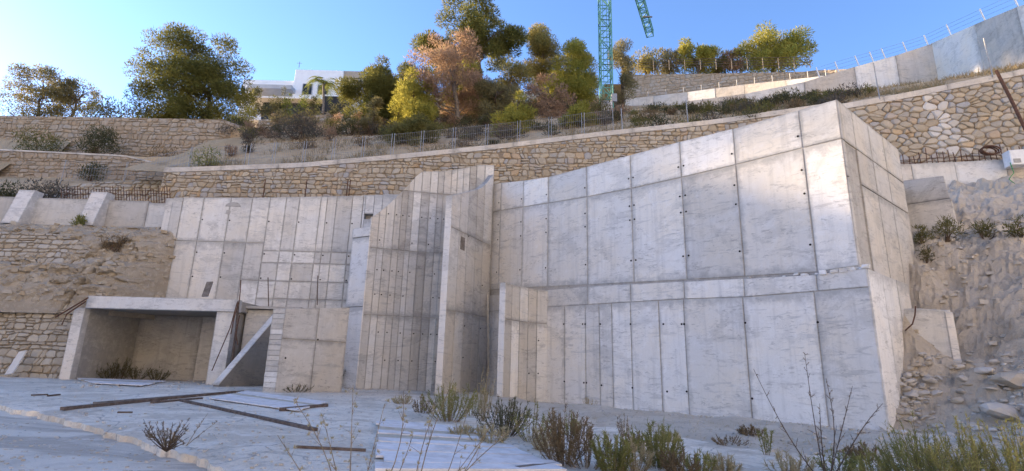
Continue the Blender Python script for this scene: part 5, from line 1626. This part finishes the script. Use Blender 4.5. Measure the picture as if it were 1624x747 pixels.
pts = [at(px, 308 + random.uniform(-2, 2), 29.45) for px in np.arange(98, 272, 12)]; mb.tube(pts, .02, 4); mb.build("tie_bar", "rust", rb2)
mb = MB(); mb.tube([at(1580, 112, 24.4), at(1602, 155, 24.2), at(1626, 205, 24.0)], .075, 8); o = mb.build("steel_pole", "rust"); tag(o, "leaning rusty steel pole against the stone wall at the right edge", "pole")
mb = MB()
c = at(1567, 240, 24.6)
for k in range(3): mb.tube([c + np.array([.42 * math.cos(a) * (1 + .06 * k), -.1 * k, .2 * math.sin(a) * (1 + .06 * k)]) for a in np.linspace(0, 2 * math.pi, 18)], .035, 5)
o = mb.build("hose_coil", "rust"); tag(o, "coil of dark hose lying on the right footing", "hose")
k3 = thing("site_box", "white electrical site box on the footing at the right edge", "box", at(1612, 262, 23.9))
a, b = at(1600, 238, 23.9), at(1640, 262, 23.9)
fr = Frame((a[0], 23.9), (b[0], 23.7)); mb = MB(); prism(fr, [(0, b[2]), (fr.L, b[2]), (fr.L, a[2] + .05), (0, a[2])], -.5, 0, mb, .03); mb.build("body", "white_paint", k3)
mb = MB(); prism(fr, [(.1, b[2] + .1), (.4, b[2] + .1), (.4, b[2] + .3), (.1, b[2] + .3)], 0, .02, mb); mb.build("socket_plate", "galvanised", k3)
mb = MB(); mb.tube([at(1602, 258, 23.8), at(1608, 274, 23.7), at(1600, 284, 23.75), at(1610, 292, 23.6)], .02, 5); mb.build("cable", "cable_green", k3)
# steel and rebar around the bay
for i, (pts, r, m, lab) in enumerate([
    ([at(378, 478, 23.1), at(375, 520, 23.1), at(368, 575, 23.1)], .05, "timber_dark", "dark steel prop hanging beside the bay's right pier"),
    ([at(376, 480, 23.0), at(365, 520, 22.9), at(336, 588, 22.9)], .02, "rust", "thin rusty bar leaning across the bay's right pier"),
    ([at(378, 480, 22.95), at(371, 505, 22.9), at(366, 530, 22.9)], .022, "rust", "short bent rusty bar hung from the bay beam"),
    ([at(380, 500, 22.8), at(374, 530, 22.8), at(377, 547, 22.8)], .022, "rust", "curved rusty bar beside the dark prop"),
    ([at(382, 444, 23.3), at(381, 462, 23.3), at(379, 482, 23.3)], .02, "rust", "thin upright bar standing on the bay beam's right end"),
    ([at(425, 440, 24.6), at(426, 486, 24.6)], .022, "timber_dark", "left thin upright rod before the left wall"),
    ([at(504, 437, 24.6), at(503, 484, 24.6)], .022, "timber_dark", "right thin upright rod before the left wall"),
    ([at(88, 503, 23.2), at(110, 490, 23.2), at(140, 472, 23.3)], .03, "rust", "upper rusty bar sticking out at the bay's left end"),
    ([at(98, 515, 23.2), at(106, 498, 23.2), at(136, 478, 23.3)], .03, "rust", "lower bent rusty bar at the bay's left end")]):
    mb = MB(); mb.tube(pts, r, 6); o = mb.build("rebar", m); tag(o, lab, "rebar")
mb = MB(); mb.bar(at(325, 470, 23.6), at(333, 447, 23.9), .28, .05, up=(0, 1, 0)); o = mb.build("board", "timber_grey"); tag(o, "short grey board standing on the bay roof", "board")
mb = MB(); mb.bar(at(14, 594, 23.2), at(37, 557, 23.9), .34, .06, up=(0, 1, 0)); o = mb.build("board", "concrete_end"); tag(o, "pale board leaning on the left rubble wall", "board")
# planks and sheets on the apron
def ground_plank(label, pa, pb, w, h, mat, lift=.0, name="plank"):
    a, b = gnd(*pa), gnd(*pb); a[2] += h / 2 + lift; b[2] += h / 2 + lift
    mb = MB(); mb.bar(a, b, w, h); o = mb.build(name, mat); tag(o, label, "plank"); return o
ground_plank("long dark steel-edged beam lying across the apron", (98, 651), (372, 623), .09, .07, "timber_dark")
ground_plank("second long beam lying behind the first on the apron", (150, 641), (385, 621.5), .10, .05, "timber_grey")
ground_plank("dark plank edge running to the right on the apron", (288, 637), (500, 684), .10, .06, "timber_dark")
ground_plank("short dark lath between the two beams", (240, 640), (320, 633), .07, .05, "timber_dark")
ground_plank("thin pole lying on the apron below the planks", (470, 711), (580, 716), .05, .04, "timber_dark")
ground_plank("short dark plank beside the right corrugated sheet", (445, 652), (518, 645), .09, .08, "timber_dark")
ground_plank("small stick left of the beams on the apron", (50, 628), (75, 627), .06, .04, "timber_dark")
ground_plank("small stick right of the other one near the left slab edge", (76, 629), (94, 627), .06, .04, "timber_dark")
ground_plank("weathered plank under the fennel at the bottom centre", (820, 747), (890, 738), .10, .06, "timber_grey")
ground_plank("short stick on the apron below the long beam", (186, 655), (210, 655), .06, .03, "timber_dark")
def sheet(label, quad, n, mat="sheet_white", h=.055):
    """quad of pixels: far-left, far-right, near-right, near-left ; n boards laid side by side"""
    P = [gnd(*q) for q in quad]
    t = thing("form_panel", label, "panel", P[3])
    for k in range(n):
        s0, s1 = (k + .03) / n, (k + .97) / n
        fl, fr2_, nr, nl = P[0] + (P[3] - P[0]) * s0, P[1] + (P[2] - P[1]) * s0, P[1] + (P[2] - P[1]) * s1, P[0] + (P[3] - P[0]) * s1
        dz = h + random.uniform(0, .012); J = rng.normal(size=2) * .03
        q = [nl + np.r_[J, 0], nr + np.r_[J, 0], fr2_ + np.r_[J, 0], fl + np.r_[J, 0]]
        mb = MB(); mb.hexa([v + np.array([0, 0, dz - .03]) for v in q] + [v + np.array([0, 0, dz]) for v in q]); mb.build("board", mat if random.random() < .8 else "timber_pale", t)
    mb = MB()
    for s in (.1, .5, .9):
        mb.bar(P[0] + (P[1] - P[0]) * s + np.array([0, 0, .012]), P[3] + (P[2] - P[3]) * s + np.array([0, 0, .012]), .08, .022)
    mb.build("batten", "timber_dark", t)
sheet("white boarded form panel lying before the open bay", [(118, 601), (262, 606), (226, 613.5), (150, 610)], 6)
sheet("white boarded form panel in the middle of the apron", [(392, 622), (520, 640), (470, 654), (330, 634)], 8)
sheet("large pale boarded form panel in the bottom centre", [(600, 668), (745, 682), (905, 752), (600, 752)], 12, h=.05)
# scattered bits on the apron
mb = MB()
for k in range(1100):
    px, py = random.uniform(0, 900), random.uniform(606, 745)
    p = gnd(px, py)
    if p[1] < slab_front(p[0]) + .1: continue
    s = random.uniform(.006, .02); p[2] += s * .3
    mb.hexa([p + np.array([s * x * random.uniform(.6, 1.3), s * y * random.uniform(.6, 1.3), s * z * .6]) for z in (-1, 1) for x, y in ((-1, -1), (1, -1), (1, 1), (-1, 1))])
o = mb.build("debris", "stone_rubble", kind="stuff"); tag(o, "small stone chips scattered on the apron", "debris")

# ================================================================== ROCKS
def rock_mesh(name, seed, mat):
    r = np.random.default_rng(seed); mb = MB(); nu, nv = 9, 6; vs = []
    o = r.uniform(0, 50, 3); sx = r.uniform(.8, 1.2, 3) * np.array([1, .8, .62])
    planes = [(unit(r.normal(size=3)), r.uniform(.55, .85)) for _ in range(7)]
    for j in range(nv + 1):
        for i in range(nu):
            th = math.pi * j / nv; ph = 2 * math.pi * (i + .5 * (j % 2)) / nu
            d = np.array([math.sin(th) * math.cos(ph), math.sin(th) * math.sin(ph), math.cos(th)])
            d = d * (1 + .18 * fbm(*(d * 1.3 + o), 1, 3))
            for n_, k in planes:
                e = d @ n_
                if e > k: d = d - n_ * (e - k)
            vs.append(d * sx)
    fs = []
    for j in range(nv):
        for i in range(nu):
            i2 = (i + 1) % nu
            a, b, c, d = j * nu + i, j * nu + i2, (j + 1) * nu + i, (j + 1) * nu + i2
            if j % 2: fs += [(a, c, d), (a, d, b)]
            else: fs += [(a, c, b), (b, c, d)]
    me = bpy.data.meshes.new(name); me.from_pydata([tuple(map(float, v)) for v in vs], [], fs); me.update(); me.materials.append(MATS[mat]); return me
ROCKS = [rock_mesh("rock", s, "stone_rubble") for s in range(10)]
def rock(label, p, s, group=None, sc=(1, 1, 1), sink=.3):
    o = bpy.data.objects.new("rock", random.choice(ROCKS)); COL.objects.link(o)
    o.location = (float(p[0]), float(p[1]), float(p[2] + s * (.6 - sink) * sc[2])); o.scale = (s * sc[0], s * sc[1], s * sc[2])
    o.rotation_euler = (random.uniform(-.3, .3), random.uniform(-.3, .3), random.uniform(0, 6.3))
    tag(o, label, "rock", group)
def slope_hit(px, py):
    """march a sight line onto the slope surface"""
    d = ray(px, py); 
    for k in range(400):
        t = 9 + k * .05; p = CAM + d * (t / d[1])
        zz = slope_fn_z(p[0], p[1])
        if p[2] < zz: return np.array([p[0], p[1], zz])
    return None
def slope_fn_z(x, y):
    u = (max(x, 10.2) - 10.2) / 29.8
    return max(slope_fn(u ** (1 / 1.35), (y - 7.5) / 18.9)[2], berm_z(x, y) if x < 13.5 else -9)
big = [(1605, 610, .50, "large flat pale boulder at the right edge of the rubble"), (1600, 665, .55, "large brown boulder in the lower right rubble"), (1445, 628, .24, "rounded boulder in the rubble at the wall corner"), (1558, 592, .24, "pale boulder in the middle of the rubble slope"), (1440, 600, .2, "upper boulder of the heap at the wall's corner"), (1520, 640, .18, "boulder between the wall heap and the large brown one"), (1580, 580, .16, "upper small boulder beside the pale one")]
for px, py, s, lab in big:
    p = slope_hit(px, py)
    if p is not None: rock(lab, p, s, None, (1.2, 1, .7))
for k in range(230):
    if k < 90: px, py = random.gauss(1448, 16), random.uniform(590, 672)
    else: px, py = random.uniform(1420, 1650), random.uniform(560, 700)
    p = slope_hit(px, py)
    if p is None: continue
    s = random.choice([.05, .06, .07, .08, .10, .13, .16]) * random.uniform(.7, 1.2)
    rock("pale rubble stone in the loose heap right of the tall wall", p, s, "loose rubble stones right of the wall", (random.uniform(.9, 1.4), 1, random.uniform(.55, .9)))
for k in range(60):
    px, py = random.uniform(1220, 1420), random.uniform(690, 735)
    p = gnd(px, py); p[2] = berm_z(p[0], p[1])
    rock("small stone on the soil at the foot of the right wall", p, random.uniform(.03, .09), "small stones at the foot of the right wall", (1.2, 1, .7))
# fine gravel over slope and berm (uncountable)
mb = MB()
for k in range(2600):
    if k < 1700:
        x, y = random.uniform(10.8, 24), random.uniform(9, 19.5); z = slope_fn_z(x, y)
    else:
        x, y = random.uniform(-2, 11), random.uniform(4, 18); z = berm_z(x, y)
        if z < ground_z(x): continue
    s = random.uniform(.015, .05); p = np.array([x, y, z + s * .2]); a = random.uniform(0, 3)
    c_, s_ = math.cos(a) * s, math.sin(a) * s
    mb.add([p + np.array(v) for v in ((c_, s_, 0), (-s_ * .8, c_ * .8, 0), (-c_, -s_, 0), (s_ * .8, -c_ * .8, 0), (0, 0, s * .7), (s_ * .2, c_ * .2, -s * .5))], [(0, 1, 4), (1, 2, 4), (2, 3, 4), (3, 0, 4), (1, 0, 5), (2, 1, 5), (3, 2, 5), (0, 3, 5)])
o = mb.build("gravel", "stone_rubble", kind="stuff"); tag(o, "loose gravel on the earth slope and soil before the right wall", "gravel")
# bench shrubs at the right
for i, (b, lab) in enumerate([((1448, 1480, 352, 384), "leftmost small green bush on the right earth bench"), ((1474, 1528, 346, 384), "second dark green bush on the right earth bench"), ((1534, 1586, 344, 378), "third bush on the right earth bench"), ((1598, 1640, 340, 376), "bush on the right earth bench at the picture edge"), ((1450, 1490, 386, 418), "dry weed just below the edge of the right earth bench")]):
    p = slope_hit((b[0] + b[1]) / 2, b[3])
    if p is None: p = at((b[0] + b[1]) / 2, b[3], 19.5)
    shrub(lab, b, float(p[1]), "plant_dark" if i == 4 else "scrub_olive", .5 if i == 4 else .9, gz=float(p[2]) - .05, leaf=(.16, .03), nclump=16)
# more weeds along the berm: a loose strip of grasses and low plants
spots = [(668, 655, 30, 40, "plant_brown"), (748, 660, 60, 50, "plant_olive"), (845, 700, 66, 60, "plant_olive"), (775, 704, 40, 56, "grass_straw"), (870, 716, 52, 50, "grass_straw"), (930, 742, 84, 70, "plant_brown"), (1005, 748, 60, 50, "grass_straw"), (1110, 752, 46, 60, "plant_olive"), (1012, 716, 34, 40, "plant_brown"), (905, 690, 40, 36, "plant_olive"), (735, 692, 22, 40, "grass_straw"), (1150, 748, 30, 40, "grass_straw"), (1250, 752, 44, 60, "grass_straw"), (1330, 748, 40, 60, "plant_olive"), (1060, 700, 20, 30, "grass_straw"), (1370, 730, 34, 40, "plant_brown"), (1190, 700, 18, 34, "plant_brown"), (640, 640, 16, 30, "grass_straw")]
TN = {"plant_brown": "brown weed tuft", "plant_olive": "olive green weed tuft", "grass_straw": "straw-coloured dry grass tuft"}
for i, (px, py, h, w, m_) in enumerate(spots):
    where = "near the central wing walls" if px < 790 else ("before the stub wing wall" if px < 900 else ("at the bottom before the right wall" if px < 1080 else "on the soil towards the right wall corner"))
    stem_plant(TN[m_] + " " + where, px, py, h, w, m_, nst=26, leaf=(.09, .012) if m_ == "grass_straw" else (.07, .015), per=34, spread=1.2, group="weed tufts along the soil strip", curl=.3)
n = 5200
P = []
for k in range(n):
    px, py = random.uniform(640, 1430), random.uniform(640, 760)
    p = gnd(px, py); z = berm_z(p[0], p[1])
    if z < ground_z(p[0]) + .02 or n3(p[0], p[1], 8, .9) < .02: continue
    P.append((p[0], p[1], z - .01))
P = np.array(P); D = unit(rng.normal(size=(len(P), 3)) * .7 + np.array([0, 0, .8]))
o = tri_mesh("dry_grass", leaf_tris(P, D, rng.uniform(.05, .2, len(P)), .010), "grass_straw", kind="stuff"); tag(o, "thin dry grass and litter on the soil before the right wall", "grass")
# crumbled soil at the wall feet
mb = MB()
for k in range(700):
    r = random.random()
    if r < .4: q = gnd(random.uniform(545, 700), random.gauss(616, 2.5))
    elif r < .6: q = gnd(random.uniform(100, 420), random.gauss(606 + random.random() * 6, 3))
    elif r < .8:
        x = random.uniform(-13, -3); q = np.array([x, slab_front(x) - random.uniform(0, .5), ground_z(x) - .2])
    else: u = random.uniform(0, 12); q = np.array(FR.P(u, 0, random.uniform(.05, .6)))
    s_ = random.uniform(.01, .05); p = q + np.array([0, 0, s_ * .3])
    mb.hexa([p + np.array([s_ * x * random.uniform(.4, 1.3), s_ * y * random.uniform(.4, 1.3), s_ * z * .6]) for z in (-1, 1) for x, y in ((-1, -1), (1, -1), (1, 1), (-1, 1))])
o = mb.build("rubble_crumbs", "stone_rubble", kind="stuff"); tag(o, "crumbs of soil and mortar along the wall feet and slab edge", "rubble")
# broken stone chunks half buried in the rock face and the slope (uncountable)
def chunk(mb, p, s_):
    a = random.uniform(0, 6.3); c_, q_ = math.cos(a), math.sin(a)
    V = []
    for z in (-.7, .8):
        for x, y in ((-1, -1), (1, -1), (1, 1), (-1, 1)):
            x2, y2, z2 = x * random.uniform(.45, 1.2), y * random.uniform(.4, 1.0), z * random.uniform(.35, .8)
            V.append((p[0] + s_ * (x2 * c_ - y2 * q_), p[1] + s_ * (x2 * q_ + y2 * c_), p[2] + s_ * z2))
    mb.hexa(V)
mb = MB()
for k in range(900):
    u, v = random.uniform(.35, .99), random.uniform(.06, .93)
    p = rock_fn(u, v); chunk(mb, p, random.choice([.03, .05, .07, .10, .15]) * random.uniform(.7, 1.3))
o = mb.build("rock_chunks", "stone_pale", kind="stuff"); tag(o, "broken stone chunks bedded in the left rock face", "rubble")
mb = MB()
for k in range(1500):
    x = 10.6 + 16 * random.random() ** 1.3; y = random.uniform(13, 21)
    if y > 15.2 + (x - 10.4) * .83 - .1 and x < 16.5: continue
    z = slope_fn_z(x, y)
    if z > 1.0 or random.random() < .5: chunk(mb, (x, y, z), random.choice([.02, .03, .045, .06, .09, .13]) * random.uniform(.7, 1.3))
o = mb.build("slope_chunks", "stone_rubble", kind="stuff"); tag(o, "broken pale stone chunks bedded in the right earth slope", "rubble")
mb = MB()
for k in range(500):
    px, py = random.uniform(0, 380), random.uniform(650, 747); x, y = gnd(px, py)[:2]
    if y > slab_front(x) - .05: continue
    z = road_fn((x + 45) / 51, (y + 6) / (slab_front(x) + 6.35))[2]; chunk(mb, (x, y, z), random.uniform(.006, .028))
o = mb.build("road_grit", "stone_rubble", kind="stuff"); tag(o, "loose grit on the road in the left foreground", "gravel")

_t = [(random.uniform(222, 304), random.uniform(662, 704), random.uniform(-.3, .3)) for _ in range(26)]
bare_weed("dry brown twiggy bush alone on the road edge in the left foreground", (264, 716, float(gnd(264, 716)[1]) - .1), _t, "plant_brown", .008, 7, leafn=16, stemmat="dark_stem", tl=.3)
